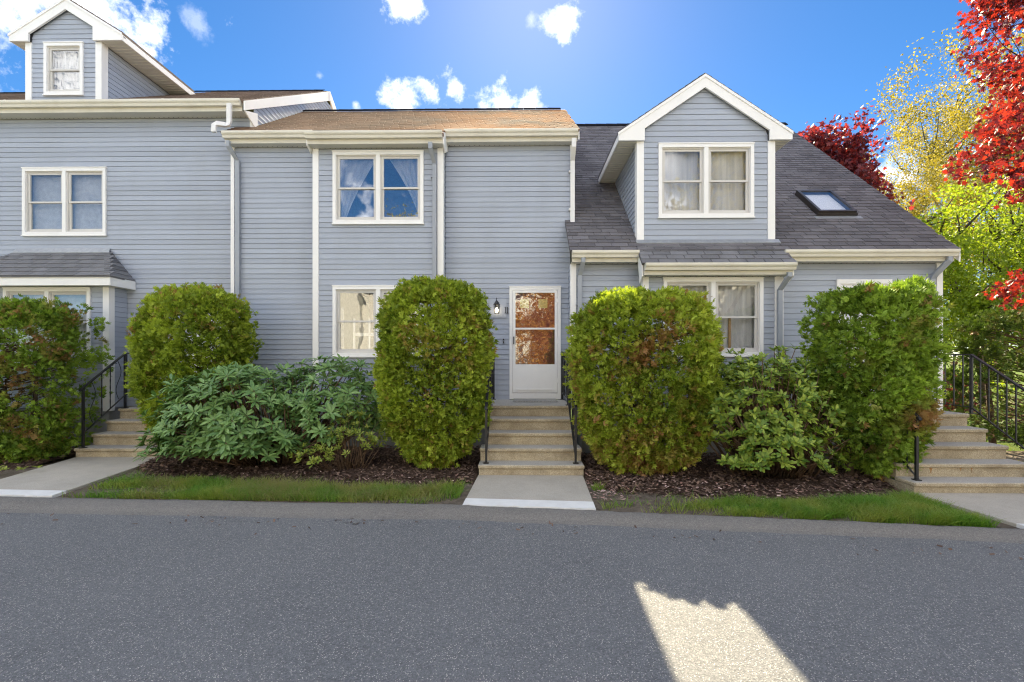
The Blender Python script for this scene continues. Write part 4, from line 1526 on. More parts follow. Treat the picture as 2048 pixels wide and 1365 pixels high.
# ------------------------------------------------------------------ vegetation helpers
def np_mesh(name, verts, faces, mat, parent=None, attr=None, smooth=False, loc=None, tint=None):
    """verts (N,3), faces (M,k) arrays"""
    me = bpy.data.meshes.new(name)
    nv, (nf, k_) = len(verts), faces.shape
    me.vertices.add(nv)
    me.vertices.foreach_set('co', np.ascontiguousarray(verts, np.float32).ravel())
    me.loops.add(nf * k_)
    me.loops.foreach_set('vertex_index', np.ascontiguousarray(faces, np.int32).ravel())
    me.polygons.add(nf)
    me.polygons.foreach_set('loop_start', np.arange(0, nf * k_, k_, dtype=np.int32))
    me.polygons.foreach_set('loop_total', np.full(nf, k_, np.int32))
    me.update(calc_edges=True)
    if attr is not None:
        a = me.attributes.new('dead', 'FLOAT', 'POINT')
        a.data.foreach_set('value', np.ascontiguousarray(attr, np.float32))
    if tint is not None:
        a = me.attributes.new('tint', 'FLOAT', 'POINT')
        a.data.foreach_set('value', np.ascontiguousarray(tint, np.float32))
    if smooth:
        me.polygons.foreach_set('use_smooth', np.ones(nf, bool))
    me.materials.append(mat)
    o = bpy.data.objects.new(name, me)
    link(o, parent)
    if loc is not None:
        o.location = -Vector(loc)
    return o


def frames(dirs, r):
    """orthonormal frames with y along dirs and random roll"""
    d = dirs / np.linalg.norm(dirs, axis=1, keepdims=True)
    a = r.normal(size=d.shape)
    x = np.cross(d, a)
    x /= np.linalg.norm(x, axis=1, keepdims=True)
    z = np.cross(x, d)
    return np.stack([x, d, z], axis=2)                 # columns


def scatter(tv, tf, pos, dirs, scale, r, fr=None):
    F = frames(dirs, r) if fr is None else fr
    V = np.einsum('nij,kj->nki', F, tv) * scale[:, None, None] + pos[:, None, :]
    n, k_ = len(pos), len(tv)
    Fc = (tf[None, :, :] + (np.arange(n) * k_)[:, None, None]).reshape(-1, tf.shape[1])
    return V.reshape(-1, 3), Fc


# arborvitae spray: a flat fan of scale-leaf branchlets joined at the stalk
def spray_template(nb=4):
    v = [(0, 0, 0)]
    f = []
    specs = [(0, 1.0, .13), (.52, .82, .12), (-.48, .86, .12), (1.0, .62, .10), (-1.02, .55, .075), (.2, .62, .07)]
    for an, ln, w in specs[:nb]:
        dx, dy = math.sin(an), math.cos(an)
        px_, py_ = dy, -dx
        i = len(v)
        dz = .16 * math.sin(an * 3 + 1)
        v += [(dx * ln * .5 + px_ * w, dy * ln * .5 + py_ * w, dz * .5), (dx * ln, dy * ln, dz - .10), (dx * ln * .5 - px_ * w, dy * ln * .5 - py_ * w, dz * .5)]
        f.append((0, i, i + 1, i + 2))
    return np.array(v, float), np.array(f)


SPV, SPF = spray_template()


def lumps(p, r, n=7, amp=.1, freq=2.0):
    out = np.zeros(len(p))
    for k_ in range(n):
        w = r.normal(size=3) * freq * (1 + k_ * .45)
        out += np.sin(p @ w + r.uniform(0, 6.28)) / (1 + k_ * .4)
    return out * amp


def hedge(loc, half, zc, n, label, seed, mat=None, pw=(3.2, 3.0), dead=.08, size=(.045, .092), shape=None, dead_fn=None, trunk=None, hole=None, zmin=.04, per=9):
    """clipped arborvitae: bunches of flat sprays spread through the outer layer of a rounded block"""
    mat = mat or ARB
    r = np.random.default_rng(seed)
    t = House('arborvitae_hedge', (loc[0], loc[1], 0), label, 'hedge', 'clipped arborvitae hedges')
    d = r.normal(size=(n // per, 3))
    # favour the faces towards the road
    d[:, 1] = np.where(r.random(len(d)) < .78, -abs(d[:, 1]), d[:, 1])
    a = np.abs(d) / np.linalg.norm(d, axis=1, keepdims=True)
    pxy, pz = pw
    k_ = ((a[:, 0] ** pxy + a[:, 1] ** pxy) ** (pz / pxy) + a[:, 2] ** pz) ** (-1 / pz)
    unit = d / np.linalg.norm(d, axis=1, keepdims=True)
    q = unit * k_[:, None]
    nrm = np.sign(q) * np.abs(q) ** 2.0 / np.array(half)
    nrm /= np.linalg.norm(nrm, axis=1, keepdims=True)
    depth = r.random(len(q)) ** 1.5 * .25
    big = lumps(q * np.array(half), r, 6, .035, 2.4) + lumps(q * np.array(half), r, 6, .028, 8.0)
    P = q * np.array(half)
    if shape is not None:
        P = shape(P)
    P = P + nrm * (big - depth)[:, None] + np.array([loc[0], loc[1], zc])
    ok = P[:, 2] > zmin
    gap = lumps(P, r, 6, .5, 3.2)
    ok &= ~((gap < -.8) & (r.random(len(P)) < .4))
    if hole is not None:
        ok &= ~hole(P, r)
    P, nrm, depth = P[ok], nrm[ok], depth[ok]
    axis = nrm * .75 + np.array([0, 0, .40]) + r.normal(size=P.shape) * .38
    axis /= np.linalg.norm(axis, axis=1, keepdims=True)
    # each bunch: sprays fanned about its axis
    m = len(P)
    Pb = np.repeat(P, per, axis=0)
    ax = np.repeat(axis, per, axis=0)
    dirs = ax + r.normal(size=Pb.shape) * .42
    Pb = Pb + r.normal(size=Pb.shape) * .030 + ax * r.uniform(-.03, .05, len(Pb))[:, None]
    sc = r.uniform(size[0], size[1], len(Pb)) * np.repeat(r.uniform(.8, 1.25, m), per)
    V, F = scatter(SPV, SPF, Pb, dirs, sc, r)
    dn = lumps(P, r, 6, .35, 2.6) + r.normal(size=m) * .25
    dd = np.clip((dn - (1.0 - dead * 4)) * 1.6, 0, 1)
    dd = np.maximum(dd, (r.random(m) < dead * .5) * r.random(m))
    if dead_fn is not None:
        dd = np.clip(dd + dead_fn(P, r), 0, 1)
    tint = np.clip(r.normal(.5, .27, m) + lumps(P, r, 5, .22, 1.6), 0, 1)
    nk = len(SPV) * per
    fo = np_mesh('foliage', V, F, mat, t.root, np.repeat(dd, nk), loc=t.loc, tint=np.repeat(tint, nk))
    fo['kind'] = 'stuff'
    # stems and inner twigs
    mb = MB()
    for (tx, ty, th_, tr, lx) in trunk or [(0, 0, zc + half[2] * .3, .06, 0)]:
        mb.tube([(loc[0] + tx, loc[1] + ty, -.05), (loc[0] + tx + lx * .3, loc[1] + ty, th_ * .4), (loc[0] + tx + lx, loc[1] + ty, th_)], [tr, tr * .8, tr * .3], 7)
    t.part(mb, 'trunk', BARK, smooth=True)
    tw = MB()
    for i in range(150):
        z = r.uniform(.1, zc + half[2] * .6)
        an = r.uniform(0, 6.28)
        s0 = Vector((loc[0] + r.normal() * .06, loc[1] + r.normal() * .06, z))
        rad = (half[0] * .94 * math.cos(an), half[1] * .94 * math.sin(an))
        if shape is not None:
            pp = shape(np.array([[rad[0], rad[1], z + .25 - zc]]))[0]
            rad = (pp[0] * .96, pp[1] * .96)
        e_ = Vector((loc[0] + rad[0], loc[1] + rad[1], min(z + r.uniform(.15, .5), zc + half[2] * .85)))
        m_ = s0.lerp(e_, .5) + Vector(r.normal(size=3) * .06)
        tw.tube([s0, m_, e_], [.012, .008, .003], 4)
    o = t.part(tw, 'branches', TWIG)
    o['kind'] = 'stuff'
    return t


def taper_low(k_, z0, half_z):
    def f(P):
        P = P.copy()
        t = np.clip((z0 - P[:, 2]) / (half_z + z0), 0, 1)
        s_ = 1 - k_ * t ** 1.4
        P[:, 0] *= s_
        P[:, 1] *= s_
        return P
    return f


# H1 far left block
hedge((-9.15, -1.12), (1.36, .80, 1.33), 1.34, 38000, 'long square-clipped dark hedge at the left edge by the porch bay', 21, ARBD, (5, 5.5), .14,
      hole=lambda P, r: (((P[:, 0] + 8.05) / .35) ** 2 + ((P[:, 2] - 1.25) / .28) ** 2 < 1) & (r.random(len(P)) < .7), trunk=[(.5, 0, 1.9, .05, .1), (-.5, 0, 1.9, .06, 0)])
# H2
def sh2(P):
    P = taper_low(.42, .1, 1.4)(P)
    m = (P[:, 0] > .2) & (P[:, 2] < .5)
    P[:, 2] = np.where(m & (P[:, 2] < -.25), -.25 + (P[:, 2] + .25) * .25, P[:, 2])
    return P
hedge((-5.70, -1.02), (.92, .72, 1.34), 1.56, 34000, 'rounded bright green hedge right of the left steps', 22, ARB, (2.8, 3.4), .12, shape=taper_low(.34, .0, 1.4),
      hole=lambda P, r: (P[:, 0] > -5.3) & (P[:, 2] < 1.55) & (P[:, 2] > .9) & (r.random(len(P)) < .45), trunk=[(.1, 0, 2.2, .06, .3), (.35, .1, 2.2, .05, .5), (-.3, 0, 2, .05, -.3)])
# H3
hedge((-1.34, -1.72), (.88, .76, 1.42), 1.52, 38000, 'tall egg-shaped hedge just left of the middle steps', 23, ARB, (2.7, 3.3), .11, shape=taper_low(.22, .1, 1.5), size=(.045, .085))
# H4
def dead4(P, r):
    z = P[:, 2]
    return np.clip((1.35 - z) * .55 + r.normal(size=len(P)) * .35 - .25, 0, .85) * (r.random(len(P)) < .75)
def sh4(P):
    P = P.copy()
    P[:, 2] += np.where(P[:, 2] > .6, .10 * np.exp(-((P[:, 0] - .55) / .3) ** 2), 0)
    return taper_low(.24, -.1, 1.35)(P)
hedge((1.90, -2.0), (1.0, .80, 1.30), 1.38, 36000, 'broad hedge right of the middle steps, browned and twiggy low down', 24, ARB, (3.0, 4.2), .13, shape=sh4, dead_fn=dead4, size=(.045, .09))
# H5
def hole5(P, r):
    return ((((P[:, 0] - 5.45) / .35) ** 2 + ((P[:, 2] - 1.45) / .4) ** 2 < 1) & (r.random(len(P)) < .45)) | ((P[:, 2] < .62) & (P[:, 0] < 4.9) & (r.random(len(P)) < .85))
def dead5(P, r):
    return (np.exp(-(((P[:, 0] - 5.45) / .35) ** 2 + ((P[:, 2] - .95) / .16) ** 2)) * 1.1)
hedge((5.08, -2.22), (.66, .78, 1.26), 1.46, 34000, 'leaning square-topped hedge left of the rust-stained steps with a dead orange branch', 25, ARBD, (4.4, 7.0), .08, shape=lambda P: taper_low(.22, -.2, 1.2)(P) + np.array([.04, 0, 0]), hole=hole5, dead_fn=dead5,
      trunk=[(-.20, -.1, 1.6, .07, .1), (-.08, -.05, 1.9, .06, .3), (.02, 0, 1.7, .05, .4)])
# H6 behind the right railing
hedge((9.75, -.2), (1.45, .85, 1.22), 1.40, 18000, 'open hedge, leaves coloured dark as if in shadow, at the right edge behind the picket railing', 26, ARBS, (3.4, 3.4), .10,
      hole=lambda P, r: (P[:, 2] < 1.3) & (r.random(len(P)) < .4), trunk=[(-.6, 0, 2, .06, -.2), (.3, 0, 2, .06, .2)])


# ---- broad-leaved shrubs: whorls of large leaves, the nearest 300 leaves as objects
def leaf_mesh(name, mat, w=.30, fold=.10, droop=.18):
    ys = [0, .18, .45, .72, .92, 1.0]
    ws = [.05, .55, 1.0, .88, .42, .0]
    v, f = [], []
    for y, k_ in zip(ys, ws):
        z = -droop * y * y
        v += [(-w / 2 * k_, y, z + fold * k_ * .5), (0, y, z), (w / 2 * k_, y, z + fold * k_ * .5)]
    for i in range(len(ys) - 1):
        a = i * 3
        f += [(a, a + 1, a + 4, a + 3), (a + 1, a + 2, a + 5, a + 4)]
    return np.array(v, float), np.array(f)


def shrub(name, loc, label, cat, tips, mat, leaf_len, n_leaf, seed, up=.35, w=.30, objects=300, group=None, stem_r=.010, tilt=(.15, .6)):
    r = np.random.default_rng(seed)
    t = House(name, (loc[0], loc[1], 0), label, cat, group)
    lv, lf = leaf_mesh('leaf', mat, w)
    pos, fr, sc = [], [], []
    for (p_, nd) in tips:
        ax = Vector(nd).normalized()
        ref = Vector((0, 0, 1)) if abs(ax.z) < .9 else Vector((1, 0, 0))
        e1 = ax.cross(ref).normalized()
        e2 = ax.cross(e1)
        k0 = r.uniform(0, 6.28)
        nl = max(5, int(r.normal(n_leaf, 1.2)))
        for i in range(nl):
            an = k0 + i * 2.399
            el = r.uniform(*tilt) + (.35 if i > nl - 3 else 0)
            out = e1 * math.cos(an) + e2 * math.sin(an)
            y = (out * math.cos(el) + ax * math.sin(el)).normalized()
            y = (y + Vector(r.normal(size=3)) * .08).normalized()
            z = (ax - y * ax.dot(y)).normalized()
            x = y.cross(z)
            fr.append([[x.x, y.x, z.x], [x.y, y.y, z.y], [x.z, y.z, z.z]])
            pos.append(Vector(p_) + out * .01 - ax * r.uniform(0, .03))
            sc.append(leaf_len * r.uniform(.65, 1.12))
    pos = np.array(pos)
    fr = np.array(fr)
    sc = np.array(sc)
    order = np.argsort(pos[:, 1] - .0 * pos[:, 2])                # nearest to the road first
    near = order[:objects]
    rest = order[objects:]
    me = bpy.data.meshes.new('leaf')
    me.from_pydata([tuple(q) for q in lv], [], [tuple(q) for q in lf])
    me.materials.append(mat)
    me.polygons.foreach_set('use_smooth', [True] * len(lf))
    nodel = bpy.data.objects.new('foliage', None)
    for i in near:
        M4 = Matrix([list(fr[i][0] * sc[i]) + [pos[i][0] - t.loc.x], list(fr[i][1] * sc[i]) + [pos[i][1] - t.loc.y], list(fr[i][2] * sc[i]) + [pos[i][2]], [0, 0, 0, 1]])
        o = bpy.data.objects.new('leaf', me)
        link(o, t.root)
        o.matrix_local = M4
    if len(rest):
        V, F = scatter(lv, lf, pos[rest], None, sc[rest], r, fr[rest])
        o = np_mesh('leaves', V, F, mat, t.root, smooth=True, loc=t.loc)
        o['kind'] = 'stuff'
    mb = MB()
    for q_, (p_, nd) in enumerate(tips):
        if q_ % 2:
            continue
        p_ = Vector(p_)
        b0 = Vector((loc[0] + (p_.x - loc[0]) * .35 + r.normal() * .08, loc[1] + (p_.y - loc[1]) * .35, .02))
        md = b0.lerp(p_, .55) + Vector((r.normal() * .06, r.normal() * .06, .05 + .08 * r.random()))
        mb.tube([b0, md, p_], [stem_r * 1.3, stem_r, stem_r * .5], 5)
    o = t.part(mb, 'stems', TWIG, smooth=True)
    o['kind'] = 'stuff'
    return t


def dome_tips(c, half, n, seed, zfun=None, inner=.25, zlow=.12, front=.7):
    r = np.random.default_rng(seed)
    out = []
    while len(out) < n:
        d = r.normal(size=3)
        d /= np.linalg.norm(d)
        if d[1] > 0 and r.random() < front:
            d[1] = -d[1]
        if d[2] < -.35:
            continue
        k_ = 1 - r.random() ** 1.6 * inner
        lump = 1 + .13 * math.sin(d[0] * 7 + seed) * math.cos(d[2] * 5 + d[1] * 6) + .05 * r.normal()
        p_ = Vector((c[0] + d[0] * half[0] * k_ * lump, c[1] + d[1] * half[1] * k_ * lump, c[2] + d[2] * half[2] * k_ * lump))
        if zfun:
            p_.z = min(p_.z, zfun(p_.x) + r.normal() * .05)
        if p_.z < zlow:
            continue
        out.append((p_, (d[0] * .55, d[1] * .55 - .1, abs(d[2]) * .5 + .55)))
    return out


zR1f = lambda x: float(np.interp(x, [-5.9, -5.5, -4.7, -4.0, -3.0, -2.2], [.95, 1.25, 1.55, 1.74, 1.76, 1.62]))
tips = dome_tips((-4.55, -1.75, .72), (1.25, .92, 1.02), 300, 31, zR1f) + dome_tips((-3.10, -1.35, .85), (1.0, .85, .95), 210, 32, zR1f) + dome_tips((-4.55, -2.15, .42), (1.15, .42, .36), 120, 34, None, .5)
shrub('rhododendron', (-4.0, -1.6), 'wide blue-green rhododendron between the two rounded hedges on the left', 'shrub', tips, RHODO, .165, 10, 33, w=.30, group='rhododendrons')
tips = dome_tips((3.72, -2.30, .90), (1.14, .72, .95), 460, 41, None, .45) + dome_tips((3.60, -2.78, .45), (.75, .34, .45), 120, 42, None, .4) + dome_tips((3.15, -2.1, 1.40), (.60, .4, .46), 130, 43, None, .5) + dome_tips((4.1, -2.1, 1.28), (.60, .4, .40), 100, 45, None, .5)
shrub('rhododendron', (3.8, -2.3), 'loose yellow-green rhododendron under the right bay window', 'shrub', tips, RHODOY, .098, 10, 44, w=.42, group='rhododendrons', tilt=(.2, .9))
tips = dome_tips((-2.55, -2.02, .50), (.50, .36, .46), 90, 51, None, .5) + dome_tips((-3.05, -2.30, .25), (.30, .22, .22), 34, 52, None, .5, .06)
shrub('azalea', (-2.6, -2.1), 'small yellow-green azalea in the mulch in front of the blue-green rhododendron', 'shrub', tips, AZAL, .068, 9, 53, w=.36, objects=300, stem_r=.005, tilt=(.3, 1.0))
tips = [((-8.6 + i * .13 + random.uniform(-.05, .05), -2.3 + random.uniform(-.14, .12), .05 + random.random() * .05), (0, -.2, 1)) for i in range(10)]
shrub('weed_patch', (-8.1, -2.3), 'low bright weeds at the foot of the square-clipped hedge', 'plant', tips, AZAL, .07, 9, 54, w=.5, objects=90, stem_r=.003)


# ------------------------------------------------------------------ trees
def branch_skeleton(r, base, h, trunk_r, lean, spread, levels, nchild, ratio, up):
    segs, tips_ = [], []

    def grow(p, d, l, rad, lv):
        n = 4
        pts = [p]
        dd = d.copy()
        for i in range(n):
            dd = (dd + r.normal(size=3) * .12 + np.array([0, 0, up])) / 1.0
            dd /= np.linalg.norm(dd)
            p = p + dd * l / n
            pts.append(p)
        rads = [rad * (1 - .55 * i / n) for i in range(n + 1)]
        segs.append((pts, rads, lv))
        if lv >= levels:
            tips_.append((pts[-1], dd))
            tips_.append((pts[-2], dd))
            return
        for c_ in range(nchild):
            i = r.integers(2, n + 1) if lv else r.integers(2, n + 1)
            perp = np.cross(dd, r.normal(size=3))
            perp /= np.linalg.norm(perp) + 1e-6
            nd = dd * (1 - spread) + perp * spread + np.array([0, 0, .05])
            nd /= np.linalg.norm(nd)
            grow(pts[i], nd, l * ratio * r.uniform(.8, 1.2), rads[i] * .62, lv + 1)
        grow(pts[-1], dd, l * ratio, rads[-1] * .85, lv + 1)

    grow(np.array(base, float), np.array(lean, float) / np.linalg.norm(lean), h, trunk_r, 0)
    return segs, tips_


MAPLE = (np.array([(0, 0, 0), (.14, .10, .02), (.46, .10, -.04), (.26, .30, .03), (.50, .62, -.06), (.16, .55, .03), (0, 1.0, -.08), (-.16, .55, .03), (-.50, .62, -.06), (-.26, .30, .03), (-.46, .10, -.04), (-.14, .10, .02)]),
         np.array([(0, 1, 2, 3), (0, 3, 4, 5), (0, 5, 6, 7), (0, 7, 8, 9), (0, 9, 10, 11)]))
QUAD = (np.array([(0, 0, 0), (.28, .5, .06), (0, 1, -.08), (-.28, .5, .06)]), np.array([(0, 1, 2, 3)]))


def tree(name, base, label, cat, mat, seed, h, tr, levels=4, nchild=2, spread=.55, ratio=.72, up=.03, lean=(0, 0, 1), per_tip=22, clump=.35, leaf=.10, templ=QUAD, objects=0, keep=None, group=None, flat=1.0, bark=None, extra=(), fill=None):
    r = np.random.default_rng(seed)
    t = House(name, base, label, cat, group)
    segs, tips_ = branch_skeleton(r, base, h, tr, lean, spread, levels, nchild, ratio, up)
    for (b0, ln, l_, tr_, lv_) in extra:
        s2, t2 = branch_skeleton(r, b0, l_, tr_, ln, spread, lv_, nchild, ratio, up)
        segs += [(a, b, c_ + 1) for a, b, c_ in s2]
        tips_ += t2
    T = np.array([q[0] for q in tips_])
    if fill:
        c_, h_, nf_ = fill
        dv = r.normal(size=(nf_, 3))
        dv /= np.linalg.norm(dv, axis=1, keepdims=True)
        rad_ = r.uniform(.35, 1, nf_) ** .6 * (1 + .18 * np.sin(dv[:, 0] * 5 + seed) * np.sin(dv[:, 2] * 6))
        T2 = np.array(c_) + dv * rad_[:, None] * np.array(h_)
        for q in T2[::3]:
            j = np.argmin(np.linalg.norm(T - q, axis=1))
            segs.append(([T[j], (T[j] + q) / 2 + r.normal(size=3) * .1, q], [.05, .035, .012], 4))
        T = np.concatenate([T, T2])
    tm, bm_ = MB(), MB()
    for pts, rads, lv in segs:
        if keep is not None and lv > 1 and not keep(np.array(pts[-1:]))[0]:
            continue
        (tm if lv <= 0 else bm_).tube([Vector(q) for q in pts], rads, 7 if lv < 2 else 4)
    t.part(tm, 'trunk', bark or BARK, smooth=True)
    if bm_.v:
        o = t.part(bm_, 'limbs', bark or BARK, smooth=True)
        o['kind'] = 'stuff'
    if keep is not None:
        T = T[keep(T)]
    P = np.repeat(T, per_tip, axis=0)
    P = P + r.normal(size=P.shape) * clump * np.array([1, 1, flat])
    dirs = r.normal(size=P.shape) + np.array([0, -.2, -.35])
    sc = leaf * r.uniform(.6, 1.25, len(P))
    if objects:
        c_ = np.array([0, -9.1, 1.77])
        vec = P - c_
        ua = 1037 + 910 * vec[:, 0] / vec[:, 1]
        inview = (ua < 2060) & (715 - 910 * vec[:, 2] / vec[:, 1] > -10)
        dist = np.where(inview, np.linalg.norm(vec, axis=1), 1e6)
        od = np.argsort(dist)
        near, rest = od[:objects], od[objects:]
        F3 = frames(dirs, r)
        me = bpy.data.meshes.new('leaf')
        me.from_pydata([tuple(q) for q in templ[0]], [], [tuple(q) for q in templ[1]])
        me.materials.append(mat)
        for i in near:
            A = F3[i] * sc[i]
            o = bpy.data.objects.new('leaf', me)
            link(o, t.root)
            o.matrix_local = Matrix([list(A[0]) + [P[i][0] - t.loc.x], list(A[1]) + [P[i][1] - t.loc.y], list(A[2]) + [P[i][2] - t.loc.z], [0, 0, 0, 1]])
        V, F = scatter(templ[0], templ[1], P[rest], dirs[rest], sc[rest], r, F3[rest])
    else:
        V, F = scatter(templ[0], templ[1], P, dirs, sc, r)
    o = np_mesh('crown', V, F, mat, t.root, loc=t.loc)
    o['kind'] = 'stuff'
    return t


# near red maple, trunk just outside the frame on the right
def keep_red(P):
    X, Y, Z = P[:, 0], P[:, 1], P[:, 2]
    k_ = (Y + 9.1) / 9.7
    zz = 1.77 + (Z - 1.77) / k_
    lim = np.interp(zz, [2.5, 2.75, 3.1, 3.5, 3.75, 4.85, 5.05, 5.25, 5.66, 6.1, 6.4, 6.9, 7.2, 7.5, 8.0, 8.6, 9.4, 12],
                    [12, 10.2, 9.95, 10.3, 12, 12, 10.2, 9.6, 8.95, 9.25, 9.7, 9.5, 10.3, 9.8, 9.2, 9.35, 9.45, 9.6])
    return (X > lim * k_ + .12) & (Z > 2.4) & (Y > -5.5)


tree('red_maple', (13.2, .6, -.05), 'red-leaved maple reaching in at the right edge with its trunk out of sight', 'tree', REDL, 61, 3.0, .17, levels=5, nchild=2, spread=.62, ratio=.74, up=.01, per_tip=10, clump=.12, leaf=.115, templ=MAPLE, objects=300, keep=keep_red, flat=.55,
     extra=(((13.0, .6, 2.6), (-.9, -.1, .12), 1.6, .05, 4), ((12.7, .8, 3.0), (-.95, 0, .0), 1.2, .05, 5), ((12.9, .3, 2.9), (-.95, 0, .04), 1.3, .05, 5), ((13.0, .6, 4.6), (-.9, -.05, .16), 2.0, .06, 5), ((13.0, .9, 5.2), (-.9, .1, .16), 2.1, .06, 5), ((13.0, .4, 5.7), (-.9, -.05, .12), 2.0, .06, 5), ((13.0, .7, 7.4), (-.9, .0, .16), 2.1, .06, 5), ((13.0, .7, 8.2), (-.9, 0, .14), 2.0, .06, 5), ((13.0, .7, 9.2), (-.9, 0, .2), 1.9, .05, 4)))
# red maple behind the right roof
def keep_far(P):
    w = .18 * np.sin(P[:, 0] * 2.1) + .18 * np.sin(P[:, 2] * 2.7 + P[:, 1])
    return ((P[:, 0] - 13.8) / 2.7) ** 2 + ((P[:, 1] - 11) / 2.8) ** 2 + ((P[:, 2] - 9.2) / 3.1) ** 2 < 1 + w


tree('red_maple', (14.0, 10.5, -.1), 'dark red maple whose crown shows above the right roof slope', 'tree', REDF, 62, 4.6, .22, levels=4, nchild=3, spread=.58, ratio=.68, up=.06, per_tip=6, clump=.17, leaf=.19, templ=MAPLE, keep=keep_far,
     extra=(((14.3, 11, 6.6), (-.5, 0, 1), 1.5, .09, 4), ((14.6, 11, 6.4), (.35, 0, .8), 1.4, .09, 4), ((14.0, 11, 7.2), (0, 0, 1), 1.7, .08, 4), ((13.2, 11, 7.8), (-.45, 0, 1), 1.5, .08, 4)))
tree('maple_tree', (21.5, 15.5, -.1), 'tall airy yellow-leaved tree far right behind the red maple', 'tree', YELL, 63, 6.2, .34, levels=5, nchild=2, spread=.50, ratio=.72, up=.06, per_tip=85, clump=.24, leaf=.105, fill=((24.2, 15.5, 10.3), (4.3, 3.0, 5.8), 300), bark=m_simple('grey_bark', (.11, .095, .075), .95, .1))
tree('maple_tree', (28.5, 19, -.1), 'second yellow tree behind the airy one at the right edge', 'tree', YELL, 66, 6.4, .34, levels=5, nchild=2, spread=.52, ratio=.70, up=.05, per_tip=60, clump=.34, leaf=.14, fill=((27.5, 19, 8.5), (4.5, 3.0, 5.0), 200))
tree('lime_tree', (16.8, 7.5, -.1), 'bright green dense tree right of the right townhouse', 'tree', BRIG, 64, 2.5, .2, levels=4, nchild=3, spread=.66, ratio=.74, up=.02, per_tip=55, clump=.30, leaf=.135, flat=.5, fill=((17.6, 7.8, 4.9), (3.0, 2.4, 3.4), 420))
tree('lime_tree', (12.3, 11.5, -.1), 'low bright green tree showing beside the right house corner', 'tree', BRIG, 65, 1.3, .12, levels=4, nchild=3, spread=.68, ratio=.74, up=.0, per_tip=50, clump=.34, leaf=.13, fill=((12.8, 11.5, 3.0), (2.2, 2.0, 2.6), 180))
tips = dome_tips((11.0, 3.0, .7), (.9, .7, .8), 120, 71, None, .6)
shrub('red_barberry', (11.0, 3.0), 'small red-leaved bush behind the right house corner', 'shrub', tips, REDF, .12, 10, 72, w=.5, objects=0)

# ------------------------------------------------------------------ grass, mulch chips, petals
def grass(name, areas, n, seed, mat=GRASS, hgt=(.05, .13), bare=None):
    r = np.random.default_rng(seed)
    P, Hh, D = [], [], []
    tot = 0
    for fn, share in areas:
        pts = fn(r, int(n * share))
        P.append(pts)
    P = np.concatenate(P)
    m = lumps(P * np.array([1, 1, 0]), r, 6, .5, 3.5) + r.normal(size=len(P)) * .25
    P = P[m > (.0 if bare is None else bare)]
    hh = r.uniform(hgt[0], hgt[1], len(P)) * (1 + .5 * np.clip(lumps(P, r, 4, .5, 1.4), -1, 1))
    an = r.uniform(0, 6.28, len(P))
    lean = r.normal(size=(len(P), 2)) * .45
    w = .0035
    bx = np.stack([np.cos(an) * w, np.sin(an) * w, np.zeros(len(P))], 1)
    up = np.stack([lean[:, 0] * hh, lean[:, 1] * hh, hh], 1)
    v0, v1 = P - bx, P + bx
    mid = P + up * .55
    v2, v3 = mid - bx * .8, mid + bx * .8
    tip = P + up * np.array([1.35, 1.35, .95])
    V = np.stack([v0, v1, v3, v2, tip], 1).reshape(-1, 3)
    base = (np.arange(len(P)) * 5)[:, None]
    F = np.concatenate([base + np.array([0, 1, 2, 3]), base + np.array([3, 2, 4, 4])])
    tri = np.concatenate([base + np.array([0, 1, 2]), base + np.array([0, 2, 3]), base + np.array([3, 2, 4])])
    dd = np.clip(lumps(P, r, 5, .4, 2.2) + r.normal(size=len(P)) * .3 - .15, 0, .9)
    o = np_mesh(name, V, tri, mat, None, np.repeat(dd, 5))
    tag(o, kind='stuff')
    return o


def verge(x0, x1, back, pad=0.0):
    def f(r, n):
        x = r.uniform(x0, x1, n)
        y0 = np.array([kerb_y(q) for q in x]) + .02
        y1 = np.array([back(q) for q in x])
        y = y0 + (y1 - y0) * r.random(n) ** 1.1
        return np.stack([x, y, np.full(n, -.03)], 1)
    return f


o = grass('grass', [(verge(-5.85, -.75, lambda x: mulch_front[0](x) - .12), .40), (verge(1.0, 5.0, lambda x: mulch_front[1](x) - .05), .60)], 90000, 81, hgt=(.035, .12), bare=.08)
o['label'] = 'uneven green grass strip along the kerb'
o2 = grass('grass', [(lambda r, n: np.stack([r.uniform(7.2, 16, n), r.uniform(-3.5, 9, n), np.full(n, -.09)], 1), 1)], 16000, 82, hgt=(.08, .2))
o2['label'] = 'sunlit lawn beside the right townhouse'


def litter(name, fn, n, seed, mat, size, flat=.3):
    r = np.random.default_rng(seed)
    P = fn(r, n)
    tv = np.array([(-.5, -.22, 0), (.5, -.18, .03), (.45, .2, .08), (-.4, .24, .02)])
    tf = np.array([(0, 1, 2, 3)])
    an = r.uniform(0, 6.28, n)
    tl = r.normal(size=(n, 2)) * flat
    ex = np.stack([np.cos(an), np.sin(an), tl[:, 0]], 1)
    ey_ = np.stack([-np.sin(an), np.cos(an), tl[:, 1]], 1)
    ezz = np.cross(ex, ey_)
    V, F = scatter(tv, tf, P, None, r.uniform(size[0], size[1], n), r, np.stack([ex, ey_, ezz], 2))
    o = np_mesh(name, V, F, mat)
    return tag(o, kind='stuff')


def bed(k_, x0, x1, yb, z=.05, p=1.0):
    def f(r, n):
        x = r.uniform(x0, x1, n)
        y0 = np.array([mulch_front[k_](q) for q in x]) - .06
        t = r.random(n) ** p
        return np.stack([x, y0 + (yb - y0) * t, -.02 + .065 * np.clip(t * 5, 0, 1) + r.random(n) * .015], 1)
    return f


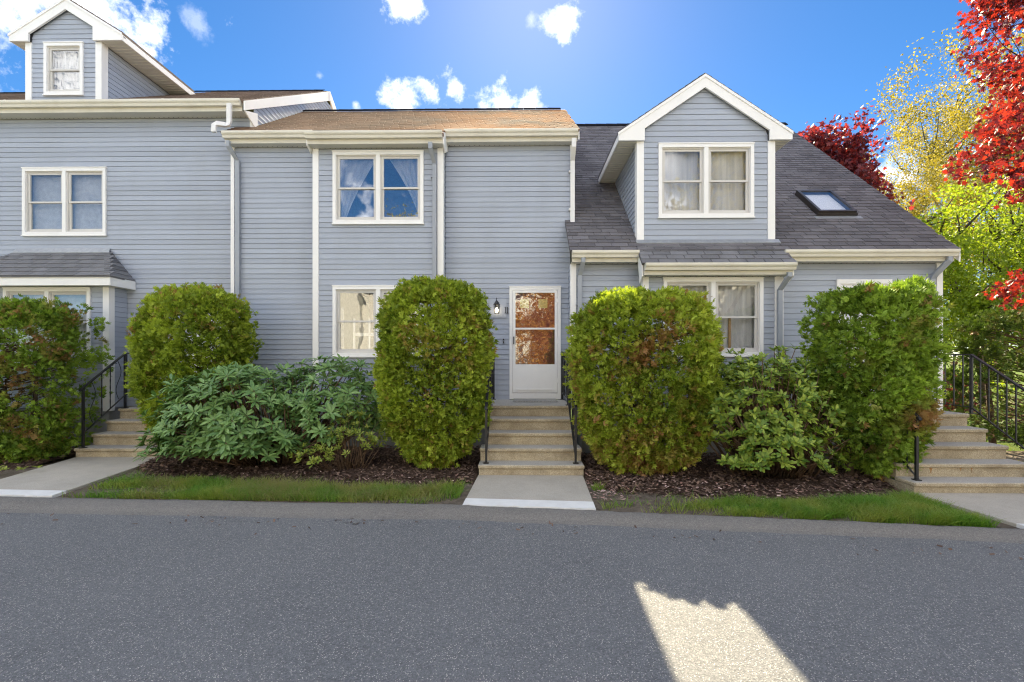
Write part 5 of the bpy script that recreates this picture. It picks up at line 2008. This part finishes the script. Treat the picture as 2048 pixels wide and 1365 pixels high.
litter('mulch_chips', bed(0, -6.2, -.65, -.3), 9000, 91, CHIP, (.02, .07))
litter('mulch_chips', bed(1, 1.0, 5.1, -.9), 8000, 92, CHIP, (.02, .07))
litter('mulch_chips', bed(2, -12, -7.9, -.3), 3000, 93, CHIP, (.02, .07))
litter('fallen_petals', bed(1, 1.0, 4.6, -2.4, p=1.6), 420, 94, PETAL, (.02, .05), .2)
litter('fallen_petals', bed(0, -5.5, -.7, -2.0, p=1.4), 160, 95, PETAL, (.02, .045), .2)
litter('fallen_petals', lambda r, n: np.stack([r.uniform(.95, 1.35, n), r.uniform(-3.4, -2.5, n), np.full(n, -.012)], 1), 160, 96, PETAL, (.02, .05), .2)
litter('fallen_leaves', lambda r, n: np.stack([r.uniform(-6, 5, n), r.uniform(-3.6, -2.8, n), np.full(n, -.015)], 1), 260, 97, CHIP, (.03, .06), .3)

litter('fallen_leaves', lambda r, n: (lambda x: np.stack([x, np.array([kerb_y(q) - kerb_w(q) for q in x]) - np.abs(r.normal(size=n)) * .22, np.full(n, -.038)], 1))(r.uniform(-7, 6, n)), 130, 98, CHIP, (.02, .05), .3)

# ------------------------------------------------------------------ across the road (seen in the window glass)
HO = House('opposite_house', (-3, -21, 0), 'long pale clapboard house across the road, mirrored in the window panes', 'house')
HO.part(MB().box(-26, 24, -31, -21, -.1, 6.2), 'wall', CREAMH)
HO.part(MB().poly_prism([(-26.4, -20.6, 6.2), (-26.4, -26, 9.2), (-26.4, -31.4, 6.2)], (50.8, 0, 0)), 'roof', OPROOF)
for gx in (-20.5, -12.5, -4.6, 7.5, 15.5):
    HO.part(MB().poly_prism([(gx - 2.3, -20.4, -.1), (gx + 2.3, -20.4, -.1), (gx + 2.3, -20.4, 6.0), (gx, -20.4, 8.0), (gx - 2.3, -20.4, 6.0)], (0, -.62, 0)), 'gable', CREAMH)
    HO.part(MB().poly_prism([(gx - 2.6, -20.38, 5.7), (gx, -20.38, 8.05), (gx + 2.6, -20.38, 5.7), (gx + 2.6, -20.38, 6.0), (gx, -20.38, 8.4), (gx - 2.6, -20.38, 6.0)], (0, .1, 0)), 'rake_board', TRIM)
    for wz in (1.2, 4.0):
        HO.part(MB().box(gx - .9, gx + .9, -20.39, -20.33, wz, wz + 1.5), 'window', TRIM)
        HO.part(MB().box(gx - .8, gx + .8, -20.34, -20.32, wz + .1, wz + 1.4), 'pane', OPROOF)
tree('maple_tree', (1.2, -17.8, -.1), 'orange-yellow tree across the road facing the white storm door, mirrored in its glass', 'tree', ORAN, 100, 2.3, .16, levels=4, nchild=3, spread=.62, ratio=.70, up=.03, per_tip=26, clump=.42, leaf=.24)
tree('maple_tree', (-20.0, -18, -.1), 'yellow tree across the road left of the orange one, mirrored in the panes', 'tree', YELL, 101, 4.6, .25, levels=4, nchild=3, spread=.55, ratio=.70, up=.05, per_tip=20, clump=.6, leaf=.26)
tree('maple_tree', (10.8, -17.5, -.1), 'yellow tree across the road right of the orange one, mirrored in the panes', 'tree', YELL, 102, 4.8, .25, levels=4, nchild=3, spread=.55, ratio=.70, up=.05, per_tip=20, clump=.6, leaf=.26)
tree('maple_tree', (-7.5, -34, -.1), 'tall yellow tree rising behind the pale house across the road', 'tree', YELL, 103, 5.4, .3, levels=4, nchild=3, spread=.55, ratio=.70, up=.05, per_tip=20, clump=.7, leaf=.32)
